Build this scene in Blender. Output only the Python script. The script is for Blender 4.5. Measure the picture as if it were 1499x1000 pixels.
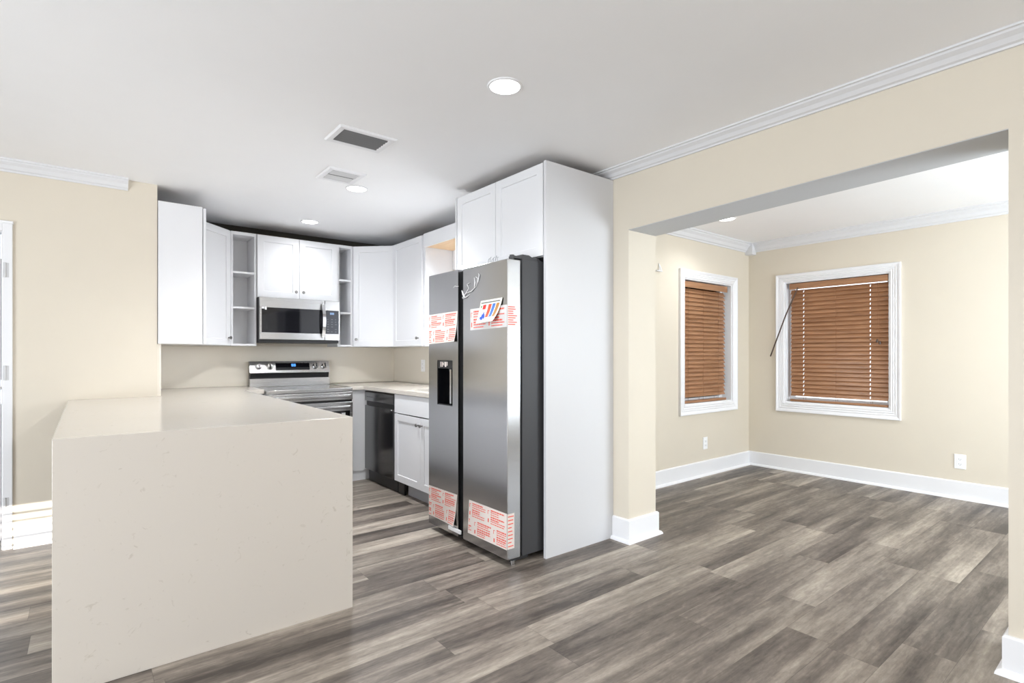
import bpy, bmesh, math, random
from mathutils import Matrix, Vector

random.seed(7)
S = bpy.context.scene
for o in list(bpy.data.objects):
    bpy.data.objects.remove(o)

# ------------------------------------------------------------------ camera
cam_d = bpy.data.cameras.new('camera')
cam_d.sensor_width = 36.0
cam_d.lens = 780.0 / 1499.0 * 36.0
cam_d.shift_y = 19.0 / 1499.0
cam_d.clip_start = 0.02
cam = bpy.data.objects.new('camera', cam_d)
S.collection.objects.link(cam)
cam.location = (0, 0, 1.215)
cam.rotation_euler = (math.radians(90), 0, math.radians(-38.6))
S.camera = cam

# ------------------------------------------------------------------ world, sun, sink window daylight, added fill lamps, exposure
W = bpy.data.worlds.new('sky')
S.world = W
W.use_nodes = True
wb = W.node_tree.nodes['Background']
wb.inputs['Color'].default_value = (0.86, 0.93, 1.0, 1)
wb.inputs['Strength'].default_value = 2.0

def lamp(name, kind, loc, rot, energy, color=(1, 1, 1), **kw):
    d = bpy.data.lights.new(name, kind)
    d.energy = energy
    d.color = color
    for k, v in kw.items():
        setattr(d, k, v)
    o = bpy.data.objects.new(name, d)
    S.collection.objects.link(o)
    o.location = loc
    o.rotation_euler = rot
    return o

R90 = math.pi / 2
# low sun that comes through the rear blind and streaks the floor and tan wall on the left
sd = Vector((0.0, 1.0, -0.25)).normalized()
lamp('sun', 'SUN', (0, -8, 4), sd.to_track_quat('-Z', 'Y').to_euler(), 18.0, (1.0, 0.95, 0.86), angle=math.radians(0.25))
# added fill standing in for daylight from unseen rear, left and dining windows
lamp('fill_rear', 'AREA', (1.35, -3.5, 1.3), (R90 + 0.9, 0, 0), 32, (0.86, 0.925, 1.0), shape='RECTANGLE', size=2.2, size_y=1.7)
lamp('fill_left', 'AREA', (-3.1, 0.8, 1.0), (0, -R90 - 0.30, 0.10), 140, (0.86, 0.925, 1.0), shape='RECTANGLE', size=2.1, size_y=3.2)
lamp('fill_dining', 'AREA', (4.4, -1.45, 1.25), (R90 + 0.38, 0, 0), 105, (0.78, 0.89, 1.0), shape='RECTANGLE', size=1.9, size_y=1.5)
lamp('window_daylight_sink', 'AREA', (2.86, 3.8, 1.55), (0, R90 - 0.6, 0), 24, (0.88, 0.94, 1.0), shape='RECTANGLE', size=0.7, size_y=0.62)

S.view_settings.view_transform = 'Standard'
S.view_settings.look = 'None'
S.view_settings.gamma = 1.0
S.view_settings.exposure = 0.14
S.view_settings.use_curve_mapping = False
S.cycles.max_bounces = 10
S.cycles.diffuse_bounces = 6
S.cycles.use_denoising = True
S.cycles.caustics_reflective = False
S.cycles.caustics_refractive = False

# ------------------------------------------------------------------ materials
def srgb(r, g, b):
    f = lambda c: (c / 255 / 12.92) if c / 255 <= 0.04045 else ((c / 255 + 0.055) / 1.055) ** 2.4
    return (f(r), f(g), f(b), 1)

def mat(name, col, rough=0.5, metal=0.0, spec=0.5, emit=None, estr=0.0):
    m = bpy.data.materials.new(name)
    m.use_nodes = True
    b = m.node_tree.nodes['Principled BSDF']
    b.inputs['Base Color'].default_value = col
    b.inputs['Roughness'].default_value = rough
    b.inputs['Metallic'].default_value = metal
    b.inputs['Specular IOR Level'].default_value = spec
    if emit:
        b.inputs['Emission Color'].default_value = emit
        b.inputs['Emission Strength'].default_value = estr
    return m

def nt(m):
    t = m.node_tree
    return t, t.nodes['Principled BSDF']

def N(t, kind, **kw):
    n = t.nodes.new(kind)
    for k, v in kw.items():
        if k.startswith('i_'):
            n.inputs[k[2:].replace('_', ' ')].default_value = v
        else:
            setattr(n, k, v)
    return n

def math_n(t, op, a, b=None, c=None):
    n = t.nodes.new('ShaderNodeMath')
    n.operation = op
    for i, v in enumerate((a, b, c)):
        if v is None:
            continue
        if isinstance(v, (int, float)):
            n.inputs[i].default_value = v
        else:
            t.links.new(v, n.inputs[i])
    return n.outputs[0]

def paint_mat(name, col, rough=0.55, var=0.03, bump=0.02, scale=6.0):
    m = mat(name, col, rough)
    t, b = nt(m)
    tc = N(t, 'ShaderNodeTexCoord')
    no = N(t, 'ShaderNodeTexNoise', i_Scale=scale, i_Detail=3.0)
    t.links.new(tc.outputs['Object'], no.inputs['Vector'])
    mx = N(t, 'ShaderNodeMixRGB', blend_type='MIX')
    mx.inputs[1].default_value = tuple(c * (1 - var) for c in col[:3]) + (1,)
    mx.inputs[2].default_value = tuple(min(1, c * (1 + var)) for c in col[:3]) + (1,)
    t.links.new(no.outputs['Fac'], mx.inputs[0])
    t.links.new(mx.outputs[0], b.inputs['Base Color'])
    n2 = N(t, 'ShaderNodeTexNoise', i_Scale=180.0, i_Detail=2.0)
    t.links.new(tc.outputs['Object'], n2.inputs['Vector'])
    bp = N(t, 'ShaderNodeBump', i_Strength=bump, i_Distance=0.01)
    t.links.new(n2.outputs['Fac'], bp.inputs['Height'])
    t.links.new(bp.outputs['Normal'], b.inputs['Normal'])
    return m

def plank_mat():
    m = mat('vinyl_planks', (0.2, 0.17, 0.14, 1), 0.42, spec=0.35)
    t, b = nt(m)
    L = t.links.new
    tc = N(t, 'ShaderNodeTexCoord')
    sx = N(t, 'ShaderNodeSeparateXYZ')
    L(tc.outputs['Object'], sx.inputs[0])
    x, y = sx.outputs[0], sx.outputs[1]
    PW, PL = 0.182, 1.22
    ry = math_n(t, 'DIVIDE', y, PW)
    row = math_n(t, 'FLOOR', ry)
    fy = math_n(t, 'SUBTRACT', ry, row)
    wr = N(t, 'ShaderNodeTexWhiteNoise', noise_dimensions='1D')
    L(row, wr.inputs['W'])
    off = math_n(t, 'MULTIPLY', wr.outputs['Value'], 7.31)
    rx = math_n(t, 'ADD', math_n(t, 'DIVIDE', x, PL), off)
    col = math_n(t, 'FLOOR', rx)
    fx = math_n(t, 'SUBTRACT', rx, col)
    cid = N(t, 'ShaderNodeCombineXYZ')
    L(row, cid.inputs[0]); L(col, cid.inputs[1])
    wn = N(t, 'ShaderNodeTexWhiteNoise', noise_dimensions='2D')
    L(cid.outputs[0], wn.inputs['Vector'])
    tone = wn.outputs['Value']
    # long grain: every plank samples its own stretch of noise
    sh = math_n(t, 'MULTIPLY', tone, 37.0)
    g = N(t, 'ShaderNodeCombineXYZ')
    L(math_n(t, 'MULTIPLY', x, 0.9), g.inputs[0]); L(math_n(t, 'MULTIPLY', y, 9.0), g.inputs[1]); L(sh, g.inputs[2])
    n1 = N(t, 'ShaderNodeTexNoise', i_Scale=1.0, i_Detail=4.0, i_Roughness=0.55)
    L(g.outputs[0], n1.inputs['Vector'])
    g2 = N(t, 'ShaderNodeCombineXYZ')
    L(math_n(t, 'MULTIPLY', x, 5.0), g2.inputs[0]); L(math_n(t, 'MULTIPLY', y, 75.0), g2.inputs[1]); L(sh, g2.inputs[2])
    n2 = N(t, 'ShaderNodeTexNoise', i_Scale=1.0, i_Detail=5.0, i_Roughness=0.65)
    L(g2.outputs[0], n2.inputs['Vector'])
    v = math_n(t, 'ADD', math_n(t, 'MULTIPLY', tone, 0.22), math_n(t, 'MULTIPLY', n1.outputs['Fac'], 1.15))
    v = math_n(t, 'ADD', v, math_n(t, 'MULTIPLY', n2.outputs['Fac'], 0.34))
    g3 = N(t, 'ShaderNodeCombineXYZ')
    L(math_n(t, 'MULTIPLY', x, 14.0), g3.inputs[0]); L(math_n(t, 'MULTIPLY', y, 46.0), g3.inputs[1]); L(sh, g3.inputs[2])
    n3 = N(t, 'ShaderNodeTexNoise', i_Scale=1.0, i_Detail=6.0, i_Roughness=0.7, i_Distortion=0.6)
    L(g3.outputs[0], n3.inputs['Vector'])
    v = math_n(t, 'ADD', v, math_n(t, 'MULTIPLY', n3.outputs['Fac'], 0.42))
    v = math_n(t, 'SUBTRACT', v, 0.60)
    cr = N(t, 'ShaderNodeValToRGB')
    e = cr.color_ramp.elements
    e[0].position = 0.20; e[0].color = srgb(68, 61, 56)
    e[1].position = 0.84; e[1].color = srgb(186, 176, 162)
    q = e.new(0.42); q.color = srgb(109, 100, 92)
    q = e.new(0.62); q.color = srgb(147, 137, 126)
    L(v, cr.inputs['Fac'])
    # seams
    dy = math_n(t, 'MULTIPLY', math_n(t, 'MINIMUM', fy, math_n(t, 'SUBTRACT', 1.0, fy)), PW)
    dx = math_n(t, 'MULTIPLY', math_n(t, 'MINIMUM', fx, math_n(t, 'SUBTRACT', 1.0, fx)), PL)
    d = math_n(t, 'MINIMUM', dx, dy)
    seam = N(t, 'ShaderNodeMapRange')
    L(d, seam.inputs['Value'])
    seam.inputs['From Max'].default_value = 0.0016
    mx = N(t, 'ShaderNodeMixRGB', blend_type='MULTIPLY')
    mx.inputs[0].default_value = 1.0
    L(cr.outputs[0], mx.inputs[1])
    sc = N(t, 'ShaderNodeMixRGB')
    sc.inputs[1].default_value = (0.55, 0.54, 0.53, 1); sc.inputs[2].default_value = (1, 1, 1, 1)
    L(seam.outputs[0], sc.inputs[0]); L(sc.outputs[0], mx.inputs[2])
    L(mx.outputs[0], b.inputs['Base Color'])
    bp = N(t, 'ShaderNodeBump', i_Strength=0.12, i_Distance=0.004)
    L(math_n(t, 'ADD', math_n(t, 'MULTIPLY', n2.outputs['Fac'], 0.5), seam.outputs[0]), bp.inputs['Height'])
    L(bp.outputs['Normal'], b.inputs['Normal'])
    return m

def quartz_mat():
    m = mat('cream_quartz', srgb(222, 214, 200), 0.16, spec=0.45)
    t, b = nt(m)
    L = t.links.new
    tc = N(t, 'ShaderNodeTexCoord')
    n = N(t, 'ShaderNodeTexNoise', i_Scale=26.0, i_Detail=3.0, i_Roughness=0.6, i_Distortion=1.2)
    L(tc.outputs['Object'], n.inputs['Vector'])
    cr = N(t, 'ShaderNodeValToRGB')
    e = cr.color_ramp.elements
    e[0].position = 0.26; e[0].color = srgb(188, 180, 169)
    e[1].position = 0.36; e[1].color = srgb(202, 195, 186)
    L(n.outputs['Fac'], cr.inputs['Fac'])
    n2 = N(t, 'ShaderNodeTexNoise', i_Scale=2.2, i_Detail=2.0)
    L(tc.outputs['Object'], n2.inputs['Vector'])
    mx = N(t, 'ShaderNodeMixRGB', blend_type='MULTIPLY')
    L(math_n(t, 'MULTIPLY', n2.outputs['Fac'], 0.12), mx.inputs[0])
    L(cr.outputs[0], mx.inputs[1]); mx.inputs[2].default_value = srgb(226, 220, 212)
    L(mx.outputs[0], b.inputs['Base Color'])
    return m

def steel_mat(name, col, rough=0.28, axis='Z', streak=0.01):
    m = mat(name, col, rough, 1.0)
    t, b = nt(m)
    L = t.links.new
    tc = N(t, 'ShaderNodeTexCoord')
    mp = N(t, 'ShaderNodeMapping')
    mp.inputs['Scale'].default_value = (2, 2, 260) if axis == 'H' else (260, 260, 2)
    L(tc.outputs['Object'], mp.inputs[0])
    n = N(t, 'ShaderNodeTexNoise', i_Scale=1.0, i_Detail=2.0)
    L(mp.outputs[0], n.inputs['Vector'])
    L(math_n(t, 'ADD', math_n(t, 'MULTIPLY', n.outputs['Fac'], streak * 2), rough - streak), b.inputs['Roughness'])
    bp = N(t, 'ShaderNodeBump', i_Strength=0.001, i_Distance=0.0005)
    L(n.outputs['Fac'], bp.inputs['Height'])
    L(bp.outputs['Normal'], b.inputs['Normal'])
    return m

def wood_mat(name, c1, c2, rough=0.4, scale=(3, 3, 60)):
    m = mat(name, c1, rough)
    t, b = nt(m)
    L = t.links.new
    tc = N(t, 'ShaderNodeTexCoord')
    mp = N(t, 'ShaderNodeMapping')
    mp.inputs['Scale'].default_value = scale
    L(tc.outputs['Object'], mp.inputs[0])
    n = N(t, 'ShaderNodeTexNoise', i_Scale=1.0, i_Detail=4.0, i_Roughness=0.6)
    L(mp.outputs[0], n.inputs['Vector'])
    cr = N(t, 'ShaderNodeValToRGB')
    e = cr.color_ramp.elements
    e[0].position = 0.3; e[0].color = c1
    e[1].position = 0.7; e[1].color = c2
    L(n.outputs['Fac'], cr.inputs['Fac'])
    L(cr.outputs[0], b.inputs['Base Color'])
    return m

def glass_mat():
    m = bpy.data.materials.new('window_glass')
    m.use_nodes = True
    t = m.node_tree
    t.nodes.clear()
    out = N(t, 'ShaderNodeOutputMaterial')
    tr = N(t, 'ShaderNodeBsdfTransparent')
    gl = N(t, 'ShaderNodeBsdfGlossy', i_Roughness=0.02)
    fr = N(t, 'ShaderNodeFresnel', i_IOR=1.45)
    mx = N(t, 'ShaderNodeMixShader')
    t.links.new(fr.outputs[0], mx.inputs[0]); t.links.new(tr.outputs[0], mx.inputs[1]); t.links.new(gl.outputs[0], mx.inputs[2])
    t.links.new(mx.outputs[0], out.inputs[0])
    return m

def film_mat():
    m = bpy.data.materials.new('clear_film')
    m.use_nodes = True
    t = m.node_tree
    b = t.nodes['Principled BSDF']
    b.inputs['Base Color'].default_value = (0.85, 0.84, 0.83, 1)
    b.inputs['Roughness'].default_value = 0.25
    b.inputs['Alpha'].default_value = 0.72
    return m

M_TAN = paint_mat('tan_wall_paint', srgb(215, 206, 190), 0.5, 0.015)
M_CEIL = paint_mat('ceiling_paint', srgb(243, 243, 244), 0.7, 0.01)
M_TRIM = paint_mat('white_trim_paint', srgb(232, 232, 234), 0.35, 0.01, 0.0)
M_CAB = paint_mat('white_cabinet_lacquer', srgb(226, 226, 228), 0.32, 0.006, 0.0)
M_CROWN = paint_mat('crown_paint', srgb(218, 218, 220), 0.5, 0.008, 0.0)
M_PANEL = paint_mat('panel_laminate', srgb(208, 208, 210), 0.4, 0.006, 0.0)
M_CABIN = paint_mat('cabinet_interior', srgb(226, 226, 227), 0.45, 0.006, 0.0)
M_FLOOR = plank_mat()
M_QUARTZ = quartz_mat()
M_SPLASH = mat('cream_backsplash_stone', srgb(226, 219, 206), 0.2)
M_STEEL = steel_mat('stainless_steel', (0.50, 0.495, 0.49, 1), 0.27, 'H')
M_DSTEEL = steel_mat('dark_stainless', (0.46, 0.46, 0.466, 1), 0.2, 'H')
M_DWSTEEL = steel_mat('dishwasher_black_stainless', (0.22, 0.22, 0.225, 1), 0.2, 'H')
M_CASE = mat('charcoal_enamel', srgb(60, 60, 62), 0.45, spec=0.35)
M_BLACK = mat('black_plastic', (0.012, 0.012, 0.013, 1), 0.4)
M_BGLASS = mat('black_glass', (0.006, 0.006, 0.008, 1), 0.06)
M_CHROME = mat('chrome', (0.72, 0.72, 0.73, 1), 0.16, 1.0)
M_NICKEL = mat('dark_nickel', (0.28, 0.27, 0.26, 1), 0.3, 1.0)
M_GREY = mat('grey_toe_kick', srgb(172, 172, 176), 0.5)
M_BLIND = wood_mat('brown_wood_slats', srgb(138, 97, 67), srgb(174, 129, 94), 0.33, (3, 3, 40))
M_SHADEWALL = mat('wall_shade_dark', srgb(66, 62, 56), 0.9)
M_SOFFIT = mat('grey_soffit', srgb(196, 198, 200), 0.6)
M_DARKTOP = mat('dark_added_top', srgb(104, 82, 60), 0.9)
M_WAND = mat('dark_wood_wand', srgb(72, 54, 44), 0.4)
M_CORD = mat('brown_cord', srgb(130, 88, 60), 0.8)
M_PLY = wood_mat('raw_plywood', srgb(226, 190, 148), srgb(240, 208, 168), 0.6, (40, 3, 3))
M_PLATE = mat('white_plastic', srgb(240, 240, 241), 0.3)
M_SLOT = mat('slot_grey', srgb(120, 120, 120), 0.5)
def sun_screen_mat():
    m = bpy.data.materials.new('sun_screen_cloth')
    m.use_nodes = True
    t = m.node_tree
    t.nodes.clear()
    out = N(t, 'ShaderNodeOutputMaterial')
    a = N(t, 'ShaderNodeBsdfTranslucent'); a.inputs[0].default_value = (0.8, 0.8, 0.8, 1)
    d = N(t, 'ShaderNodeBsdfDiffuse'); d.inputs[0].default_value = (0.85, 0.85, 0.85, 1)
    mx = N(t, 'ShaderNodeMixShader'); mx.inputs[0].default_value = 0.7
    t.links.new(a.outputs[0], mx.inputs[1]); t.links.new(d.outputs[0], mx.inputs[2]); t.links.new(mx.outputs[0], out.inputs[0])
    return m
M_SUNSCREEN = sun_screen_mat()
M_GLASS = glass_mat()
M_FILM = film_mat()
M_LABEL = mat('label_film_white', srgb(228, 217, 210), 0.4)
M_RED = mat('label_print_red', srgb(232, 96, 78), 0.5)
M_CARD = mat('card_cream', srgb(245, 240, 226), 0.5)
M_CRED = mat('card_red', srgb(222, 40, 32), 0.5)
M_CORANGE = mat('card_vermilion', srgb(228, 76, 44), 0.5)
M_CBLUE = mat('card_blue', srgb(28, 80, 190), 0.5)
M_CBLUE2 = mat('card_mid_blue', srgb(60, 110, 190), 0.5)
M_CBROWN = mat('card_ochre', srgb(176, 120, 50), 0.5)
M_CDARK = mat('card_dark', srgb(60, 72, 72), 0.5)
M_CGREEN = mat('card_green', srgb(70, 150, 90), 0.5)
M_LED = mat('lamp_diffuser', (1, 1, 1, 1), 0.5, emit=(1.0, 0.985, 0.96, 1), estr=5.0)
M_DISP = mat('blue_display', (0.01, 0.02, 0.05, 1), 0.3, emit=(0.08, 0.32, 1.0, 1), estr=2.2)
M_DISPW = mat('pale_blue_display', (0.02, 0.03, 0.05, 1), 0.3, emit=(0.35, 0.55, 0.9, 1), estr=0.7)
M_GREYPRINT = mat('grey_print', srgb(110, 112, 118), 0.5)
M_VENTDARK = mat('vent_dark_grey', srgb(108, 108, 109), 0.5)
M_VENTIN = mat('vent_duct_black', (0.03, 0.03, 0.03, 1), 0.8)
M_VENTGREY = mat('vent_pale_grey', srgb(205, 205, 206), 0.45)
M_MAT = mat('dark_doormat', srgb(78, 78, 78), 0.9)
M_GROUND = mat('concrete_ground', srgb(150, 148, 142), 0.9)
M_BURNER = mat('burner_ring_grey', srgb(70, 70, 72), 0.2)

# ------------------------------------------------------------------ mesh helpers
I4 = Matrix.Identity(4)

def frame(origin, ang):
    return Matrix.Translation(Vector(origin)) @ Matrix.Rotation(math.radians(ang), 4, 'Z')

class MB:
    """Collects shapes (in the frame M, giving world points) for ONE mesh object."""
    def __init__(self, M=I4):
        self.bm = bmesh.new()
        self.M = M
    def vs(self, pts):
        return [self.bm.verts.new(self.M @ Vector(p)) for p in pts]
    def face(self, v):
        try:
            return self.bm.faces.new(v)
        except ValueError:
            return None
    def box(self, a, b, bev=0.0):
        x0, x1 = sorted((a[0], b[0])); y0, y1 = sorted((a[1], b[1])); z0, z1 = sorted((a[2], b[2]))
        v = self.vs([(x0, y0, z0), (x1, y0, z0), (x1, y1, z0), (x0, y1, z0), (x0, y0, z1), (x1, y0, z1), (x1, y1, z1), (x0, y1, z1)])
        fs = [self.face([v[i] for i in q]) for q in ((0, 3, 2, 1), (4, 5, 6, 7), (0, 1, 5, 4), (1, 2, 6, 5), (2, 3, 7, 6), (3, 0, 4, 7))]
        if bev > 0:
            es = set()
            for f in fs:
                es.update(f.edges)
            bmesh.ops.bevel(self.bm, geom=list(es), offset=bev, segments=2, affect='EDGES', profile=0.5)
        return self
    def prism(self, poly, axis, a, b):
        """poly: 2D points; extruded along axis from a to b. axis 'X': poly=(y,z); 'Y': (x,z); 'Z': (x,y)"""
        def P(p, c):
            return {'X': (c, p[0], p[1]), 'Y': (p[0], c, p[1]), 'Z': (p[0], p[1], c)}[axis]
        A = self.vs([P(p, a) for p in poly]); B = self.vs([P(p, b) for p in poly])
        n = len(poly)
        self.face(A[::-1]); self.face(B)
        for i in range(n):
            self.face([A[i], A[(i + 1) % n], B[(i + 1) % n], B[i]])
        return self
    def cyl(self, p0, p1, r0, r1=None, seg=20, caps=True):
        r1 = r0 if r1 is None else r1
        p0 = Vector(p0); p1 = Vector(p1)
        d = (p1 - p0).normalized()
        u = d.orthogonal().normalized(); w = d.cross(u)
        A = self.vs([p0 + (u * math.cos(t) + w * math.sin(t)) * r0 for t in (2 * math.pi * i / seg for i in range(seg))])
        B = self.vs([p1 + (u * math.cos(t) + w * math.sin(t)) * r1 for t in (2 * math.pi * i / seg for i in range(seg))])
        for i in range(seg):
            self.face([A[i], A[(i + 1) % seg], B[(i + 1) % seg], B[i]])
        if caps:
            self.face(A[::-1]); self.face(B)
        return self
    def lathe(self, c, axis, prof, seg=24):
        """prof: list of (radius, distance along axis)"""
        c = Vector(c); d = Vector(axis).normalized()
        u = d.orthogonal().normalized(); w = d.cross(u)
        rings = []
        for r, h in prof:
            if r < 1e-6:
                rings.append(self.vs([c + d * h]))
            else:
                rings.append(self.vs([c + d * h + (u * math.cos(2 * math.pi * i / seg) + w * math.sin(2 * math.pi * i / seg)) * r for i in range(seg)]))
        for A, B in zip(rings, rings[1:]):
            for i in range(seg):
                j = (i + 1) % seg
                if len(A) == 1 and len(B) == 1:
                    continue
                if len(A) == 1:
                    self.face([A[0], B[j], B[i]])
                elif len(B) == 1:
                    self.face([A[i], A[j], B[0]])
                else:
                    self.face([A[i], A[j], B[j], B[i]])
        return self
    def tube(self, pts, r, seg=8):
        pts = [Vector(p) for p in pts]
        rings = []
        u = None
        for i, p in enumerate(pts):
            d = (pts[min(i + 1, len(pts) - 1)] - pts[max(i - 1, 0)]).normalized()
            if u is None:
                u = d.orthogonal().normalized()
            u = (u - d * u.dot(d)).normalized()
            w = d.cross(u)
            rr = r[i] if isinstance(r, (list, tuple)) else r
            rings.append(self.vs([p + (u * math.cos(2 * math.pi * k / seg) + w * math.sin(2 * math.pi * k / seg)) * rr for k in range(seg)]))
        for A, B in zip(rings, rings[1:]):
            for k in range(seg):
                self.face([A[k], A[(k + 1) % seg], B[(k + 1) % seg], B[k]])
        self.face(rings[0][::-1]); self.face(rings[-1])
        return self
    def door(self, w, h, t=0.019, stile=0.056, rec=0.008):
        """shaker door: x 0..w, z 0..h, front face at y=0 looking to -y"""
        e = 0.0015
        s = min(stile, w * 0.32)
        def ring(i, y):
            return self.vs([(i, y, i), (w - i, y, i), (w - i, y, h - i), (i, y, h - i)])
        rs = [ring(0, t), ring(0, e), ring(e, 0), ring(s, 0), ring(s + 0.003, rec), ]
        for A, B in zip(rs, rs[1:]):
            for i in range(4):
                j = (i + 1) % 4
                self.face([A[i], A[j], B[j], B[i]])
        self.face(rs[-1]); self.face(rs[0][::-1])
        return self
    def build(self, name, m, parent=None, smooth=False, kind=None):
        bm = self.bm
        bmesh.ops.recalc_face_normals(bm, faces=bm.faces[:])
        me = bpy.data.meshes.new(name)
        pm = WM.get(parent.name, I4) if parent else I4
        if parent:
            bm.transform(pm.inverted())
        bm.to_mesh(me); bm.free()
        if smooth:
            for p in me.polygons:
                p.use_smooth = True
            try:
                me.set_sharp_from_angle(angle=math.radians(35))
            except Exception:
                pass
        for mm in (m if isinstance(m, (list, tuple)) else [m]):
            me.materials.append(mm)
        o = bpy.data.objects.new(name, me)
        S.collection.objects.link(o)
        if parent:
            o.parent = parent
        WM[o.name] = pm
        if kind:
            o['kind'] = kind
        return o

WM = {}

def thing(name, label, cat, loc=(0, 0, 0), ang=0, group=None):
    o = bpy.data.objects.new(name, None)
    o.empty_display_size = 0.1
    S.collection.objects.link(o)
    o.location = loc
    o.rotation_euler = (0, 0, math.radians(ang))
    WM[o.name] = frame(loc, ang)
    return tag(o, label, cat, group)

def tag(o, label, cat, group=None):
    o['label'] = label; o['category'] = cat
    if group:
        o['group'] = group
    return o

def recentre(o):
    """put a one-mesh thing's origin at its base"""
    xs = [v.co for v in o.data.vertices]
    c = Vector(((min(v.x for v in xs) + max(v.x for v in xs)) / 2, (min(v.y for v in xs) + max(v.y for v in xs)) / 2, min(v.z for v in xs)))
    o.data.transform(Matrix.Translation(-c)); o.location = c
    WM[o.name] = Matrix.Translation(c)
    return o

# ------------------------------------------------------------------ dimensions
ZC = 2.43                    # ceiling
YS = 5.56                    # stove wall face
XR = 2.735                   # kitchen right wall / header wall face
XR2 = 3.02                   # its back face in the dining room
YT = 4.57                    # tan wall face
XK = 0.396                   # kitchen left wall face
YD = 2.98                    # dining left wall face
XD = 5.74                    # dining far wall face
YP = 2.22                    # near face of the pillar
XW, YR = -3.2, -3.6          # living room left and rear walls
YDR = -1.6                   # dining room wall at the right, out of frame

# ------------------------------------------------------------------ setting
MB().box((XW - 0.12, YR - 0.12, -0.06), (XD + 0.12, YS + 0.12, 0.0)).build('floor', M_FLOOR, kind='structure')
cb = MB().box((XW - 0.12, YR - 0.12, ZC), (XD + 0.12, YS + 0.12, ZC + 0.08))
cb.build('ceiling', M_CEIL, kind='structure')
MB().box((-9, YS + 0.12, -0.12), (14, 14, -0.07)).build('ground', M_GROUND, kind='structure')

# tan wall at the left with the doorway
DX0, DX1, DZ = -1.27, -0.408, 1.985
b = MB()
b.box((XW, YT, 0), (DX0, YT + 0.12, ZC)); b.box((DX1, YT, 0), (XK, YT + 0.12, ZC)); b.box((DX0, YT, DZ), (DX1, YT + 0.12, ZC))
b.build('wall_left', M_TAN, kind='structure')
MB().box((XK - 0.12, YT + 0.12, 0), (XK, YS, ZC)).build('wall_kitchen_left', M_TAN, kind='structure')
MB().box((XK - 0.12, YS, 0), (XR2 + 0.1, YS + 0.12, ZC)).build('wall_kitchen_back', M_TAN, kind='structure')

# right wall: solid behind the fridge (with the sink window), header over the wide opening, stub at the near end
SW0, SW1, SWZ0, SWZ1 = 3.47, 4.13, 1.18, 1.98
b = MB()
b.box((XR, YP, 0), (XR2, SW0, ZC)); b.box((XR, SW1, 0), (XR2, YS, ZC))
b.box((XR, SW0, 0), (XR2, SW1, SWZ0)); b.box((XR, SW0, SWZ1), (XR2, SW1, ZC))
YN = 0.405
b.prism([(YN, 2.074), (YP, 2.022), (YP, ZC), (YN, ZC)], 'X', XR, XR2)
b.box((XR, YR, 0), (XR2, YN, ZC))
b.build('wall_right', M_TAN, kind='structure')

# dark strip painting the shade above the kitchen cabinets, and a thin grey layer under the header
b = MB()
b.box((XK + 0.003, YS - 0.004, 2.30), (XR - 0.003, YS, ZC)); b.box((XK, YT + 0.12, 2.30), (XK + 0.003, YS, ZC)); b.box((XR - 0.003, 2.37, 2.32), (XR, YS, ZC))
b.build('shade_strip', M_SHADEWALL, kind='structure')
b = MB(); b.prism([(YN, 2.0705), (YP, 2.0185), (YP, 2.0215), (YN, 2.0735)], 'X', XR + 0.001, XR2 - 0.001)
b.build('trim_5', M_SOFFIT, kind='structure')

# dining room
WLX0, WLX1, WLZ0, WLZ1 = 4.497, 5.376, 0.722, 1.955
b = MB()
b.box((XR2, YD, 0), (WLX0, YD + 0.14, ZC)); b.box((WLX1, YD, 0), (XD + 0.12, YD + 0.14, ZC))
b.box((WLX0, YD, 0), (WLX1, YD + 0.14, WLZ0)); b.box((WLX0, YD, WLZ1), (WLX1, YD + 0.14, ZC))
b.build('wall_dining_left', M_TAN, kind='structure')
WRY0, WRY1, WRZ0, WRZ1 = 1.65, 2.589, 0.714, 1.970
b = MB()
b.box((XD, YDR, 0), (XD + 0.14, WRY0, ZC)); b.box((XD, WRY1, 0), (XD + 0.14, YD, ZC))
b.box((XD, WRY0, 0), (XD + 0.14, WRY1, WRZ0)); b.box((XD, WRY0, WRZ1), (XD + 0.14, WRY1, ZC))
b.build('wall_dining_back', M_TAN, kind='structure')
b = MB()
b.box((XR2, YDR - 0.12, 0), (3.4, YDR, ZC)); b.box((5.4, YDR - 0.12, 0), (XD + 0.14, YDR, ZC))
b.box((3.4, YDR - 0.12, 0), (5.4, YDR, 0.6)); b.box((3.4, YDR - 0.12, 2.1), (5.4, YDR, ZC))
b.build('wall_dining_right', M_TAN, kind='structure')

# living room behind the camera
b = MB()
b.box((XW, YR - 0.12, 0), (-1.55, YR, ZC)); b.box((-1.55, YR - 0.12, 0), (-0.115, YR, 1.71)); b.box((-1.55, YR - 0.12, 2.33), (-0.115, YR, ZC))
b.box((-0.115, YR - 0.12, 0), (0.2, YR, ZC)); b.box((0.2, YR - 0.12, 0), (2.5, YR, 0.6)); b.box((0.2, YR - 0.12, 2.3), (2.5, YR, ZC)); b.box((2.5, YR - 0.12, 0), (XR, YR, ZC))
b.build('wall_rear', M_TAN, kind='structure')
b = MB()
b.box((XW - 0.12, YR, 0), (XW, -0.8, ZC)); b.box((XW - 0.12, 2.4, 0), (XW, YT + 0.12, ZC)); b.box((XW - 0.12, -0.8, 2.3), (XW, 2.4, ZC)); b.box((XW - 0.12, -0.8, 0), (XW, 2.4, 0.2))
b.build('wall_living_left', M_TAN, kind='structure')

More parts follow.
